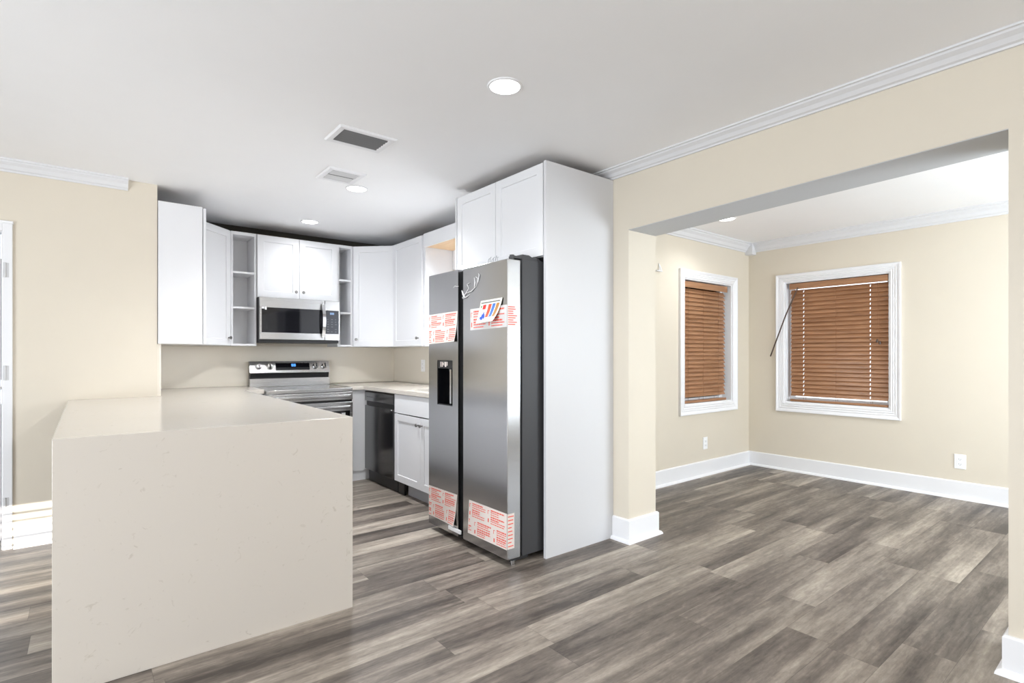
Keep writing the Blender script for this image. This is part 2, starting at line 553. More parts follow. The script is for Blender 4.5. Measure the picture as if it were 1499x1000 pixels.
# crown mouldings
def crown_profile(h, p):
    return [(0, -h), (p * 0.14, -h), (p * 0.18, -h * 0.86), (p * 0.34, -h * 0.78), (p * 0.52, -h * 0.5), (p * 0.80, -h * 0.30), (p * 0.86, -h * 0.17), (p, -h * 0.15), (p, 0), (0, 0)]
hp = crown_profile(0.056, 0.078)
MB().prism([(XR - a, ZC + z) for a, z in hp], 'Y', 2.62, YR).build('trim_1', M_CROWN, kind='structure')
hp = crown_profile(0.075, 0.06)
MB().prism([(YT - a, ZC + z) for a, z in hp], 'X', XW, 0.225).build('trim_2', M_CROWN, kind='structure')
hp = crown_profile(0.095, 0.075)
b = MB()
b.prism([(YD - a, ZC + z) for a, z in hp], 'X', XR2, XD)
b.prism([(XD - a, ZC + z) for a, z in hp], 'Y', YD, YDR)
b.box((XD - 0.085, YD - 0.085, ZC - 0.125), (XD, YD, ZC), 0.004)
b.build('trim_3', M_CROWN, kind='structure')

# baseboards with a shoe moulding
BH, BT = 0.15, 0.016
def bprof(sign, face):
    return [(face, 0), (face + sign * 0.036, 0), (face + sign * 0.034, 0.010), (face + sign * 0.026, 0.019), (face + sign * BT, 0.022), (face + sign * BT, BH - 0.008), (face + sign * (BT - 0.006), BH), (face, BH)]
b = MB()
b.prism(bprof(-1, YT), 'X', XW, DX0 - 0.06); b.prism(bprof(-1, YT), 'X', DX1 + 0.05, 0.3)
b.build('baseboard_left', M_TRIM, kind='structure')
b = MB()
# pillar base wraps the stub end
def ring_base(mb, outline):
    # outline: list of 2D corner points (open path); offsets are to the left of the path direction
    prof = [(0, 0), (0.036, 0), (0.034, 0.010), (0.026, 0.019), (BT, 0.022), (BT, BH - 0.008), (BT - 0.006, BH), (0, BH)]
    n = len(outline)
    pts = [Vector((p[0], p[1], 0)) for p in outline]
    rows = []
    for i in range(n):
        ds = []
        if i > 0: ds.append((pts[i] - pts[i - 1]).normalized())
        if i < n - 1: ds.append((pts[i + 1] - pts[i]).normalized())
        ns = [Vector((-d.y, d.x, 0)) for d in ds]
        nn = sum(ns, Vector())
        nn = nn / (nn.length_squared / len(ns)) if len(ns) > 1 else ns[0]
        rows.append(mb.vs([pts[i] + nn * o + Vector((0, 0, z)) for o, z in prof]))
    for A, B in zip(rows, rows[1:]):
        for k in range(len(prof)):
            j = (k + 1) % len(prof)
            mb.face([A[k], A[j], B[j], B[k]])
    mb.face(rows[0][::-1]); mb.face(rows[-1])
ring_base(b, [(XR2, YD - 0.04), (XR2, YP), (XR, YP), (XR, 2.343)])
b.build('baseboard_pillar', M_TRIM, kind='structure')
b = MB()
ring_base(b, [(XR, YR), (XR, YN), (XR2, YN), (XR2, YDR)])
b.build('baseboard_right', M_TRIM, kind='structure')
b = MB()
b.prism(bprof(-1, YD), 'X', XR2 + 0.0, XD)
b.build('baseboard_dining_left', M_TRIM, kind='structure')
b = MB()
b.prism(bprof(-1, XD), 'Y', YD - 0.0, YDR)
b.build('baseboard_dining_back', M_TRIM, kind='structure')

# ------------------------------------------------------------------ windows (casing, jamb, sash and pane)
def casing(mb, w, h, cw, bw):
    """local frame: opening x 0..w, z 0..h, wall face y=0, room at -y; fluted casing"""
    prof = [(0.0, 0), (0.0, -0.012), (0.012, -0.017), (0.018, -0.012), (0.030, -0.018), (0.036, -0.013), (0.048, -0.019), (0.054, -0.014), (0.066, -0.021), (cw - 0.014, -0.023), (cw - 0.006, -0.026), (cw, -0.024), (cw, 0)]
    rings = []
    for o, y in prof:
        ob = o * bw / cw
        rings.append(mb.vs([(-o, y, -ob), (w + o, y, -ob), (w + o, y, h + o * 0.95), (-o, y, h + o * 0.95)]))
    rings.append(rings[0])
    for A, B in zip(rings, rings[1:]):
        for i in range(4):
            j = (i + 1) % 4
            mb.face([A[i], A[j], B[j], B[i]])

def window(name, M, w, h, depth, cw=0.085, bw=0.095, fine=True):
    root = bpy.data.objects.new(name, None); S.collection.objects.link(root)
    root.matrix_world = M
    root.location = M.to_translation(); root.rotation_euler = M.to_euler()
    WM[root.name] = M
    root['kind'] = 'structure'
    if fine:
        b = MB(M); casing(b, w, h, cw, bw); b.build('casing', M_TRIM, root)
    b = MB(M)
    t = 0.012
    b.box((0, 0, 0), (t, depth, h)); b.box((w - t, 0, 0), (w, depth, h)); b.box((t, 0, 0), (w - t, depth, t)); b.box((t, 0, h - t), (w - t, depth, h))
    b.build('jamb', M_TRIM, root)
    b = MB(M)
    y0, y1 = depth - 0.035, depth - 0.005
    s = 0.04
    b.box((t, y0, t), (t + s, y1, h - t)); b.box((w - t - s, y0, t), (w - t, y1, h - t))
    b.box((t + s, y0, t), (w - t - s, y1, t + s)); b.box((t + s, y0, h - t - s), (w - t - s, y1, h - t)); b.box((t + s, y0, h * 0.5 - 0.02), (w - t - s, y1, h * 0.5 + 0.02))
    sash = b.build('sash', M_TRIM, root)
    yg = (y0 + y1) / 2
    for za, zb in ((t + s, h * 0.5 - 0.02), (h * 0.5 + 0.02, h - t - s)):
        MB(M).box((t + s, yg - 0.003, za), (w - t - s, yg + 0.003, zb)).build('pane', M_GLASS, sash)
    return root

window('window_1', frame((WLX0, YD, WLZ0), 0), WLX1 - WLX0, WLZ1 - WLZ0, 0.14)
window('window_2', frame((XD, WRY1, WRZ0), -90), WRY1 - WRY0, WRZ1 - WRZ0, 0.14)
window('window_3', frame((XR, SW1, SWZ0), -90), SW1 - SW0, SWZ1 - SWZ0, 0.22, 0.05, 0.05)

# ------------------------------------------------------------------ wooden blinds
def blind(M, w, z0, z1, label, bottom_tilt=0.0, wand=None, tassel=None, tilt=62, ladders=(0.16, 0.5, 0.84), holes=()):
    """local frame: x 0..w, z 0.. (world heights z0..z1), y = 0 the middle of the slats"""
    o = M @ Vector((w / 2, 0, z0))
    ang = math.degrees(M.to_euler().z)
    root = thing('window_blind', label, 'blind', o, ang, 'wooden blinds in the dining windows')
    h = z1 - z0
    b = MB(M); b.box((0, -0.028, z1 - 0.052), (w, 0.022, z1), 0.002)
    b.build('headrail', M_BLIND, root)
    b = MB(M); b.box((0.002, -0.036, z1 - 0.062), (w - 0.002, -0.030, z1 - 0.002), 0.001)
    b.build('valance', M_BLIND, root)
    n = int((h - 0.085) / 0.0425)
    b = MB(M)
    a = math.radians(tilt)
    hw = 0.0245
    for i in range(n):
        zc = z0 + 0.058 + (i + 0.5) * (h - 0.125) / n
        # closed slats: upper edge leans to the glass, lower edge to the room
        cy, cz = math.cos(a) * hw, math.sin(a) * hw
        ny, nz = math.sin(a) * 0.0014, -math.cos(a) * 0.0014
        jx = random.uniform(-0.0015, 0.0015)
        def poly(sa, sb):
            q = []
            ss = [sa + (sb - sa) * k / 3 for k in range(4)]
            for s_ in ss:
                q.append((s_ * cy - ny - (1 - s_ * s_) * 0.0014, zc + s_ * cz - nz))
            for s_ in ss[::-1]:
                q.append((s_ * cy + ny - (1 - s_ * s_) * 0.0014, zc + s_ * cz + nz))
            return q
        xa = 0.006 + jx
        for fx in holes:
            b.prism(poly(-1, 1), 'X', xa, fx * w - 0.0045)
            b.prism(poly(-1, -0.5), 'X', fx * w - 0.0045, fx * w + 0.0045)
            b.prism(poly(0.5, 1), 'X', fx * w - 0.0045, fx * w + 0.0045)
            xa = fx * w + 0.0045
        b.prism(poly(-1, 1), 'X', xa, w - 0.006 + jx)
    b.build('slats', M_BLIND, root)
    b = MB(M); b.box((0.004, -0.026, z0), (w - 0.004, 0.026, z0 + 0.022), 0.004)
    b.build('bottom_rail', M_BLIND, root)
    for fx in ladders:
        b = MB(M)
        for yy in (-0.0235, 0.0235):
            b.tube([(fx * w, yy, z0 + 0.02), (fx * w, yy, z1 - 0.05)], 0.0011, 6)
        b.build('ladder_cord', M_CORD, root)
    if wand:
        MB().tube(wand, 0.0065, 10).build('wand', M_WAND, root, True)
    if tassel:
        tx, ty, tz, tt = tassel
        b = MB(M)
        b.tube([(tx, -0.04, z1 - 0.05), (tx + 0.004, -0.042, (z1 + tz) / 2), (tx, -0.044, tz + 0.03)], 0.0012, 6)
        b.tube([(tx + 0.02, -0.04, z1 - 0.05), (tx + 0.014, -0.042, (z1 + tz) / 2), (tx + 0.022, -0.044, tz + 0.012)], 0.0012, 6)
        b.build('pull_cord', M_CORD, root)
        for dx, dz in ((0, 0.012), (0.022, -0.006)):
            MB(M).lathe((tx + dx, -0.044, tz + dz - 0.022), (0, 0, 1), [(0.0, 0.0), (0.009, 0.002), (0.010, 0.012), (0.005, 0.032), (0.0, 0.036)], 12).build('tassel', M_WAND, root, True)
    return root

blind(frame((WLX0 + 0.016, YD + 0.05, 0), 0), WLX1 - WLX0 - 0.075, WLZ0 + 0.014, WLZ1 - 0.02,
      'brown wooden slat blind in the narrow-looking window left of the dining corner, no wand', ladders=(0.12, 0.45, 0.80))
blind(frame((XD + 0.035, WRY1 - 0.044, 0), -90), WRY1 - WRY0 - 0.060, WRZ0 + 0.014, WRZ1 - 0.018,
      'brown wooden slat blind with a slanting dark wand, right of the dining room corner',
      wand=[(XD - 0.008, 2.455, 1.905), (XD - 0.05, 2.56, 1.62), (XD - 0.045, 2.72, 1.195)], tassel=(0.795, 0, 1.335, 0), holes=(0.148, 0.828))

# ------------------------------------------------------------------ doorway on the left
root = bpy.data.objects.new('door_1', None); S.collection.objects.link(root)
root.location = (DX1, YT, 0); WM[root.name] = frame((DX1, YT, 0), 0); root['kind'] = 'structure'
b = MB()
b.box((DX1, YT - 0.02, 0), (DX1 + 0.045, YT, DZ + 0.055), 0.003)
b.box((DX0 - 0.045, YT - 0.02, 0), (DX0, YT, DZ + 0.055), 0.003)
b.box((DX0, YT - 0.02, DZ), (DX1, YT, DZ + 0.055), 0.003); b.box((DX0 - 0.05, YT - 0.026, DZ + 0.045), (DX1 + 0.05, YT, DZ + 0.062), 0.003)
b.build('casing', M_TRIM, root)
b = MB()
b.box((DX1 - 0.006, YT, 0), (DX1, YT + 0.12, DZ)); b.box((DX0, YT, 0), (DX0 + 0.006, YT + 0.12, DZ)); b.box((DX0 + 0.006, YT, DZ - 0.006), (DX1 - 0.006, YT + 0.12, DZ))
b.build('jamb', M_TRIM, root)
ML = frame((DX1 - 0.012, YT + 0.03, 0.05), 96.5)
b = MB(ML)
b.box((0, 0, 0), (0.82, 0.036, 1.92), 0.002)
for z0, z1 in ((0.15, 0.85), (1.0, 1.78)):
    for x0, x1 in ((0.1, 0.37), (0.45, 0.72)):
        b.box((x0, -0.006, z0), (x1, 0.0, z1), 0.003)
leaf = b.build('leaf', M_TRIM, root)
b = MB(ML); b.lathe((0.75, 0.0, 0.92), (0, -1, 0), [(0.028, 0.0), (0.028, 0.006), (0.012, 0.012), (0.012, 0.035), (0.026, 0.042), (0.030, 0.055), (0.022, 0.068), (0.0, 0.07)]); b.build('knob', M_NICKEL, leaf, True)
for z in (1.74, 1.1, 0.28):
    b = MB(); b.cyl((DX1 + 0.012, YT - 0.024, z - 0.045), (DX1 + 0.012, YT - 0.024, z + 0.045), 0.006); b.box((DX1 + 0.003, YT - 0.022, z - 0.045), (DX1 + 0.03, YT - 0.0195, z + 0.045))
    b.build('hinge', M_VENTGREY, root, True)
o = recentre(MB().box((-1.2, YT + 0.25, 0.0), (-0.48, YT + 0.78, 0.012), 0.004).build('doormat', M_MAT))
tag(o, 'dark grey doormat on the floor just beyond the white doorway', 'doormat')

# windows out of the frame: a slat blind in the small rear one, sheer sheets added in the big ones to hold back the sun
def hidden_window(name, loc):
    root = bpy.data.objects.new(name, None); S.collection.objects.link(root)
    root.location = loc; WM[root.name] = frame(loc, 0); root['kind'] = 'structure'
    return root
root = hidden_window('window_4', (-0.83, YR, 1.71))
b = MB()
for i in range(13):
    z = 1.725 + i * 0.05
    b.prism([(YR - 0.075, z - 0.010 - 0.004 * (i % 3)), (YR - 0.03, z + 0.006), (YR - 0.03, z + 0.009), (YR - 0.075, z - 0.007 - 0.004 * (i % 3))], 'X', -1.545, -0.12)
b.build('slats', M_TRIM, root)
def sun_screen(root, P, n=60):
    b = MB()
    rows = [b.vs([P(i / n, 0), P(i / n, 1)]) for i in range(n + 1)]
    for A, B in zip(rows, rows[1:]):
        b.face([A[0], B[0], B[1], A[1]])
    b.build('added_sun_screen', M_SUNSCREEN, root, True)
root = hidden_window('window_5', (1.35, YR, 0.6))
sun_screen(root, lambda u, v: (0.1 + 2.5 * u, YR - 0.06 + 0.02 * math.sin(u * 60), 0.5 + 1.9 * v))
root = hidden_window('window_6', (4.4, YDR, 0.6))
sun_screen(root, lambda u, v: (3.3 + 2.2 * u, YDR - 0.06 + 0.02 * math.sin(u * 60), 0.5 + 1.7 * v))

# ------------------------------------------------------------------ upper cabinets
CT, CBZ = 2.318, 1.293       # top and bottom of the wall cabinets

def knob(M, x, z, parent, mat_=None):
    """knob on a door front (local y=0 looking to -y)"""
    b = MB(M)
    b.lathe((x, 0, z), (0, -1, 0), [(0.006, 0.0), (0.0055, 0.012), (0.0125, 0.018), (0.0145, 0.024), (0.012, 0.029), (0.0, 0.031)], 20)
    return b.build('knob', mat_ or M_NICKEL, parent, True)

def carcass(M, w, d, h, parent, y0=0.02, open_front=False, name='body'):
    b = MB(M)
    if not open_front:
        b.box((0, y0, 0), (w, d, h), 0.001)
    MB(M).box((0.002, y0 + 0.002, h), (w - 0.002, d, h + 0.002)).build('top_board_or_added_top', M_DARKTOP, parent)  # unseen dark top, added to deepen the shade above the cabinet
    return b.build(name, M_CAB, parent)

# wall cabinet on the left kitchen wall: its plain side faces the camera
Mc = frame((0.702, YT - 0.008, CBZ), 90)
r = thing('wall_cabinet', 'white wall cabinet showing its broad plain side, at the end of the tan wall', 'cabinet', (0.55, 4.75, CBZ))
carcass(Mc, 0.385, 0.302, CT - CBZ, r, y0=0.024)
b = MB(Mc @ Matrix.Translation((0.002, 0, 0.004))); b.door(0.381, CT - CBZ - 0.012); d = b.build('door', M_CAB, r)
knob(Mc, 0.35, 0.07, d)

# diagonal corner cabinet, left
Mc = frame((0.700, 4.955, CBZ), 45)
WD = 0.428
r = thing('corner_cabinet', 'white angled corner wall cabinet left of the microwave, door seen narrow', 'cabinet', (0.62, 5.3, CBZ))
b = MB()
b.prism([(0.402, 4.953), (0.694, 4.953), (0.714, 4.988), (0.985, 5.259), (1.0, 5.278), (1.0, YS - 0.002), (0.402, YS - 0.002)], 'Z', CBZ, CT)
b.build('body', M_CAB, r)
b = MB(Mc @ Matrix.Translation((0.004, 0, 0.004))); b.door(WD - 0.008, CT - CBZ - 0.012); d = b.build('door', M_CAB, r)
knob(Mc, WD - 0.035, 0.07, d)

def open_shelf(x0, x1, label, zs):
    yf, yb = 5.268, YS - 0.002
    r = thing('open_shelf', label, 'shelf', ((x0 + x1) / 2, 5.42, CBZ), 0, 'open shelf towers beside the microwave')
    t = 0.017
    b = MB()
    b.box((x0, yf, CBZ), (x0 + t, yb, CT), 0.001); b.box((x1 - t, yf, CBZ), (x1, yb, CT), 0.001)
    b.box((x0 + t, yf, CT - 0.028), (x1 - t, yb - 0.008, CT), 0.001); b.box((x0 + t, yf, CBZ), (x1 - t, yb - 0.008, CBZ + 0.02), 0.001)
    b.build('body', M_CAB, r)
    MB().box((x0 + t, yb - 0.008, CBZ), (x1 - t, yb, CT)).build('back_panel', M_CABIN, r)
    for z in zs:
        MB().box((x0 + t, yf + 0.004, z), (x1 - t, yb - 0.008, z + 0.018), 0.001).build('shelf', M_CAB, r)
    return r
open_shelf(1.004, 1.214, 'open white shelf tower left of the microwave, three compartments', (1.945, 1.628))
open_shelf(1.966, 2.120, 'narrow open white shelf tower right of the microwave', (1.955, 1.625))

# cabinet over the microwave
x0, x1, zb = 1.218, 1.962, 1.742
Mc = frame((x0, 5.252, zb), 0)
r = thing('wall_cabinet', 'white two-door cabinet right above the microwave', 'cabinet', ((x0 + x1) / 2, 5.41, zb))
carcass(Mc, x1 - x0, YS - 0.002 - 5.252, CT - zb, r, y0=0.021)
w = (x1 - x0) / 2 - 0.003
for i, xx in enumerate((0.001, (x1 - x0) / 2 + 0.002)):
    b = MB(Mc @ Matrix.Translation((xx, 0, 0.002))); b.door(w, CT - zb - 0.008); d = b.build('door', M_CAB, r)
    knob(Mc, xx + (w - 0.032 if i == 0 else 0.032), 0.066, d)

# diagonal corner cabinet, right
Mc = frame((2.124, 5.256, CBZ), -45)
r = thing('corner_cabinet', 'white angled corner wall cabinet right of the microwave, door facing the camera', 'cabinet', (2.45, 5.3, CBZ))
b = MB()
b.prism([(2.124, 5.280), (2.140, 5.259), (2.410, 4.988), (2.430, 4.953), (XR - 0.002, 4.953), (XR - 0.002, YS - 0.002), (2.124, YS - 0.002)], 'Z', CBZ, CT)
b.build('body', M_CAB, r)
b = MB(Mc @ Matrix.Translation((0.002, 0, 0.004))); b.door(WD - 0.008, CT - CBZ - 0.010); d = b.build('door', M_CAB, r)
knob(Mc, 0.04, 0.075, d)

# wall cabinet on the right wall
XU = 2.410
Mc = frame((XU, 4.948, CBZ), -90)
r = thing('wall_cabinet', 'white single-door wall cabinet between the angled corner cabinet and the fridge', 'cabinet', (2.57, 4.64, CBZ))
carcass(Mc, 0.628, XR - 0.002 - XU, CT - CBZ, r, y0=0.021)
b = MB(Mc @ Matrix.Translation((0.012, 0, 0.002))); b.door(0.585, CT - CBZ - 0.008); d = b.build('door', M_CAB, r)
knob(Mc, 0.535, 0.075, d)

# bridge cabinet over the sink: rail, raw plywood underside, white back
y0, y1 = 3.345, 4.317
r = thing('valance_bridge', 'white valance box with a raw wood underside over the sink, beside the fridge cabinet', 'cabinet', (2.57, 3.83, 2.18))
MB().box((XU, y0, 2.196), (XU + 0.02, y1, CT), 0.001).build('rail', M_CAB, r)
MB().box((XU + 0.02, y0, CT - 0.018), (XR - 0.002, y1, CT), 0.001).build('top_board_or_added_top', M_CAB, r)
MB().box((XU + 0.02, y0, 2.202), (XR - 0.012, y1, 2.214)).build('underside', M_PLY, r)
MB().box((XR - 0.012, y0, 2.02), (XR - 0.002, y1, CT - 0.018)).build('back_panel', M_CAB, r)

# cabinet above the fridge and tall end panel
XF = 2.130
Mc = frame((XF, 3.318, 1.805), -90)
r = thing('fridge_cabinet', 'white two-door cabinet above the tall fridge', 'cabinet', (2.43, 2.84, 1.805))
carcass(Mc, 0.949, XR - 0.002 - XF, 2.366 - 1.805, r, y0=0.021)
for i, xx in enumerate((0.004, 0.476)):
    b = MB(Mc @ Matrix.Translation((xx, 0, 0.003))); b.door(0.468, 2.366 - 1.805 - 0.006); d = b.build('door', M_CAB, r)
o = recentre(MB().box((XF, 2.345, 0.0), (XR - 0.001, 2.366, 2.370), 0.001).build('end_panel', M_PANEL))
tag(o, 'tall flat white end panel standing on the floor right of the fridge', 'cabinet panel')
o = recentre(MB().box((XF, 3.322, 0.0), (XR - 0.001, 3.342, 2.370), 0.001).build('end_panel', M_PANEL))
tag(o, 'white end panel on the far side of the fridge, between it and the sink cabinet', 'cabinet panel')

# ------------------------------------------------------------------ peninsula
PZ = 0.915
PX0, PX1, PY = -0.096, 1.000, 2.480
r = thing('peninsula', 'cream quartz waterfall peninsula in the foreground left', 'kitchen counter', (0.45, 3.6, 0))
b = MB()
top = [(PX0, PY + 0.0305), (PX1, PY + 0.0305), (1.03, 4.905), (1.193, 4.905), (1.193, YS - 0.001), (XK + 0.001, YS - 0.001), (XK + 0.001, YT - 0.001), (PX0, YT - 0.001)]
b.prism(top, 'Z', PZ - 0.038, PZ)
b.build('countertop', M_QUARTZ, r)
MB().box((PX0, PY, 0.0), (PX1, PY + 0.030, PZ), 0.0015).build('waterfall_panel', M_QUARTZ, r)
MB().box((0.40, PY + 0.031, 0.10), (0.965, YS - 0.02, PZ - 0.039)).build('base_cabinet', M_CAB, r)
MB().box((0.44, PY + 0.05, 0.0), (0.91, YS - 0.03, 0.10)).build('toe_kick', M_GREY, r)
MB().box((0.968, 4.955, 0.10), (1.192, YS - 0.02, PZ - 0.039)).build('corner_filler', M_CAB, r)

# backsplash slabs
o = recentre(MB().box((XK + 0.001, YT + 0.014, PZ + 0.001), (XK + 0.023, YS - 0.021, CBZ - 0.001)).build('backsplash', M_SPLASH))
tag(o, 'cream stone backsplash slab on the left kitchen wall, its edge beside the tan wall', 'backsplash')
o = recentre(MB().box((XK + 0.024, YS - 0.012, PZ + 0.001), (XR - 0.016, YS - 0.001, CBZ - 0.001)).build('backsplash', M_SPLASH))
tag(o, 'cream stone backsplash running behind the stove', 'backsplash')
o = recentre(MB().box((XR - 0.015, 4.20, 0.917), (XR - 0.001, YS - 0.013, CBZ - 0.001)).build('backsplash', M_SPLASH))
tag(o, 'cream stone backsplash on the right wall behind the sink counter', 'backsplash')

# ------------------------------------------------------------------ right run: worktop, sink, base units
CX, CY = 2.085, 4.905
CZ = 0.910
SX0, SX1, SY0, SY1 = 2.19, 2.60, 3.46, 4.14
b = MB()
zt0 = CZ - 0.034
for (xa, ya, xb, yb) in ((1.968, CY, CX, YS - 0.013), (CX, SY1, XR - 0.016, YS - 0.013), (CX, SY0, SX0, SY1), (SX1, SY0, XR - 0.016, SY1), (CX, 3.345, XR - 0.016, SY0)):
    b.box((xa, ya, zt0), (xb, yb, CZ))
bmesh.ops.remove_doubles(b.bm, verts=b.bm.verts[:], dist=0.0004)
o = recentre(b.build('countertop', M_QUARTZ))
tag(o, 'cream stone worktop over the dishwasher and sink cabinet, along the right wall', 'kitchen counter')
r = thing('sink', 'stainless undermount sink in the right worktop', 'sink', (2.39, 3.8, 0.70))
b = MB()
t = 0.012
b.box((SX0 - t, SY0 - t, zt0 - 0.19), (SX1 + t, SY1 + t, zt0 - 0.178)); b.box((SX0 - t, SY0 - t, zt0 - 0.178), (SX0, SY1 + t, zt0 - 0.001)); b.box((SX1, SY0 - t, zt0 - 0.178), (SX1 + t, SY1 + t, zt0 - 0.001))
b.box((SX0, SY0 - t, zt0 - 0.178), (SX1, SY0, zt0 - 0.001)); b.box((SX0, SY1, zt0 - 0.178), (SX1, SY1 + t, zt0 - 0.001))
b.build('basin', M_STEEL, r)
MB().lathe((2.42, 3.8, zt0 - 0.178), (0, 0, 1), [(0.05, 0.0), (0.05, 0.003), (0.035, 0.004), (0.03, 0.001), (0.0, 0.001)]).build('drain', M_CHROME, r, True)

# white filler between stove and dishwasher
r = thing('corner_base_cabinet', 'white blank base cabinet front between the stove and the dishwasher', 'cabinet', (2.2, 5.2, 0))
MB().box((1.974, 4.934, 0.095), (2.112, YS - 0.014, zt0 - 0.001)).build('front_panel', M_CAB, r)
MB().box((2.112, 4.934, 0.095), (XR - 0.017, YS - 0.014, zt0 - 0.001)).build('body', M_CAB, r)
MB().box((1.974, 4.945, 0.0), (2.17, YS - 0.02, 0.095)).build('toe_kick', M_CAB, r)

# sink base cabinet
XB = 2.100
y0, y1 = 3.348, 4.278
Mc = frame((XB, y1, 0.115), -90)
w = y1 - y0
H = zt0 - 0.001 - 0.115
r = thing('sink_cabinet', 'white sink base cabinet with two doors and a false drawer front, left of the fridge', 'cabinet', (2.4, 3.81, 0))
b = MB(Mc)
b.box((0, 0.021, 0), (0.018, 0.58, H)); b.box((w - 0.018, 0.021, 0), (w, 0.58, H)); b.box((0.018, 0.021, 0), (w - 0.018, 0.58, 0.018)); b.box((0.018, 0.021, H - 0.03), (w - 0.018, 0.04, H)); b.box((0.018, 0.57, 0.018), (w - 0.018, 0.58, H))
b.build('body', M_CAB, r)
MB(Mc).box((0.003, 0.0, H - 0.165), (w - 0.003, 0.02, H - 0.006), 0.0015).build('drawer_front', M_CAB, r)
wd = w / 2 - 0.004
for i, xx in enumerate((0.003, w / 2 + 0.001)):
    b = MB(Mc @ Matrix.Translation((xx, 0, 0.004))); b.door(wd, H - 0.178); d = b.build('door', M_CAB, r)
    knob(Mc, xx + (wd - 0.03 if i == 0 else 0.03), H - 0.178 - 0.055, d)
MB().box((XB + 0.041, 4.165, 0.0), (XB + 0.055, y1, 0.112)).build('kick_block', M_BLACK, r)
MB().box((XB + 0.075, y0, 0.0), (XB + 0.095, 4.16, 0.114)).build('toe_kick', M_GREY, r)

# dishwasher
r = thing('dishwasher', 'dark stainless dishwasher between the stove corner and the sink cabinet', 'dishwasher', (2.4, 4.6, 0))
Mc = frame((XB - 0.004, 4.905, 0.12), -90)
w, H = 0.618, 0.745
MB(Mc).box((0.004, 0.05, 0.0), (w - 0.004, 0.57, H - 0.004)).build('tub', M_BLACK, r)
b = MB(Mc); b.box((0.003, 0.0, 0.0), (w - 0.003, 0.045, 0.61), 0.003); dr = b.build('door', M_DWSTEEL, r)
b = MB(Mc)
b.prism([(0.0, 0.655), (0.045, 0.655), (0.045, H), (0.008, H), (0.0, H - 0.01)], 'X', 0.003, w - 0.003)
cp = b.build('control_panel', M_DWSTEEL, r)
MB(Mc).box((0.003, 0.022, 0.611), (w - 0.003, 0.045, 0.654)).build('pocket_handle', M_BLACK, r)
for i in range(3):
    MB(Mc).box((0.05 + i * 0.05, -0.0008, 0.69), (0.085 + i * 0.05, 0.0, 0.698)).build('button', M_GREYPRINT, cp)
MB(Mc).box((w - 0.05, -0.0008, 0.60), (w - 0.025, 0.0, 0.607)).build('sticker', M_PLATE, dr)
MB(Mc).box((0.004, 0.045, -0.118), (w - 0.004, 0.055, -0.002)).build('kick_plate', M_BLACK, r)

# ------------------------------------------------------------------ range
RX0, RX1 = 1.2, 1.964
RY = 4.870
r = thing('range', 'stainless electric range with a rear control panel, right behind the peninsula', 'stove', ((RX0 + RX1) / 2, 5.2, 0))
MB().box((RX0, RY + 0.03, 0.03), (RX1, YS - 0.03, 0.892)).build('body', M_STEEL, r)
for fx in (RX0 + 0.05, RX1 - 0.05):
    for fy in (RY + 0.1, YS - 0.1):
        MB().cyl((fx, fy, 0), (fx, fy, 0.03), 0.018).build('foot', M_BLACK, r)
ct = MB().box((RX0 + 0.001, RY + 0.02, 0.8925), (RX1 - 0.001, YS - 0.09, 0.904), 0.002).build('cooktop', M_BGLASS, r)
b = MB()
b.box((RX0, RY, 0.868), (RX1, RY + 0.03, 0.905), 0.006)
b.box((RX0, RY + 0.03, 0.8925), (RX0 + 0.012, YS - 0.09, 0.9055), 0.002); b.box((RX1 - 0.012, RY + 0.03, 0.8925), (RX1, YS - 0.09, 0.9055), 0.002)
b.build('cooktop_trim', M_STEEL, r)
for cx_, cy_, rr in ((RX0 + 0.2, RY + 0.18, 0.10), (RX1 - 0.2, RY + 0.18, 0.12), (RX0 + 0.2, RY + 0.44, 0.08), (RX1 - 0.2, RY + 0.44, 0.09)):
    MB().lathe((cx_, cy_, 0.9041), (0, 0, 1), [(rr, 0), (rr, 0.0004), (rr - 0.004, 0.0004), (rr - 0.004, 0)], 40).build('burner_ring', M_BURNER, ct)
# back guard
GY = YS - 0.085
b = MB()
b.prism([(GY, 0.905), (GY, 0.982), (YS - 0.02, 0.982), (YS - 0.02, 0.905)], 'X', RX0 + 0.004, RX1 - 0.004)
b.build('rear_panel', M_STEEL, r)
b = MB(); b.prism([(GY + 0.018, 0.982), (GY + 0.004, 1.042), (YS - 0.02, 1.042), (YS - 0.02, 0.982)], 'X', RX0 + 0.008, RX1 - 0.008)
b.build('vent_strip', M_BLACK, r)
b = MB(); b.prism([(GY - 0.016, 1.036), (GY - 0.010, 1.036), (GY + 0.030, 1.148), (YS - 0.02, 1.148), (YS - 0.02, 1.042), (GY + 0.0, 1.042), (GY - 0.016, 1.042)], 'X', RX0 + 0.004, RX1 - 0.004)
cp = b.build('control_panel', M_STEEL, r)
# frame on the sloped control face
sl = math.atan2(0.040, 0.106)
Mg = Matrix.Translation((RX0 + 0.004, GY - 0.0105, 1.042)) @ Matrix.Rotation(-sl, 4, 'X')
GW = RX1 - RX0 - 0.008
GWH = 0.112
MB(Mg).box((GW * 0.31, -0.003, 0.022), (GW * 0.735, 0.002, 0.094)).build('display_glass', M_BGLASS, cp)
b = MB(Mg)
for k in range(2):
    xx = GW * 0.505 + k * 0.022
    b.box((xx, -0.0045, 0.058), (xx + 0.004, -0.003, 0.083)); b.box((xx + 0.012, -0.0045, 0.058), (xx + 0.016, -0.003, 0.083))
    b.box((xx, -0.0045, 0.080), (xx + 0.016, -0.003, 0.083)); b.box((xx, -0.0045, 0.069), (xx + 0.016, -0.003, 0.072)); b.box((xx, -0.0045, 0.058), (xx + 0.016, -0.003, 0.061))
b.build('clock_digits', M_DISP, cp)
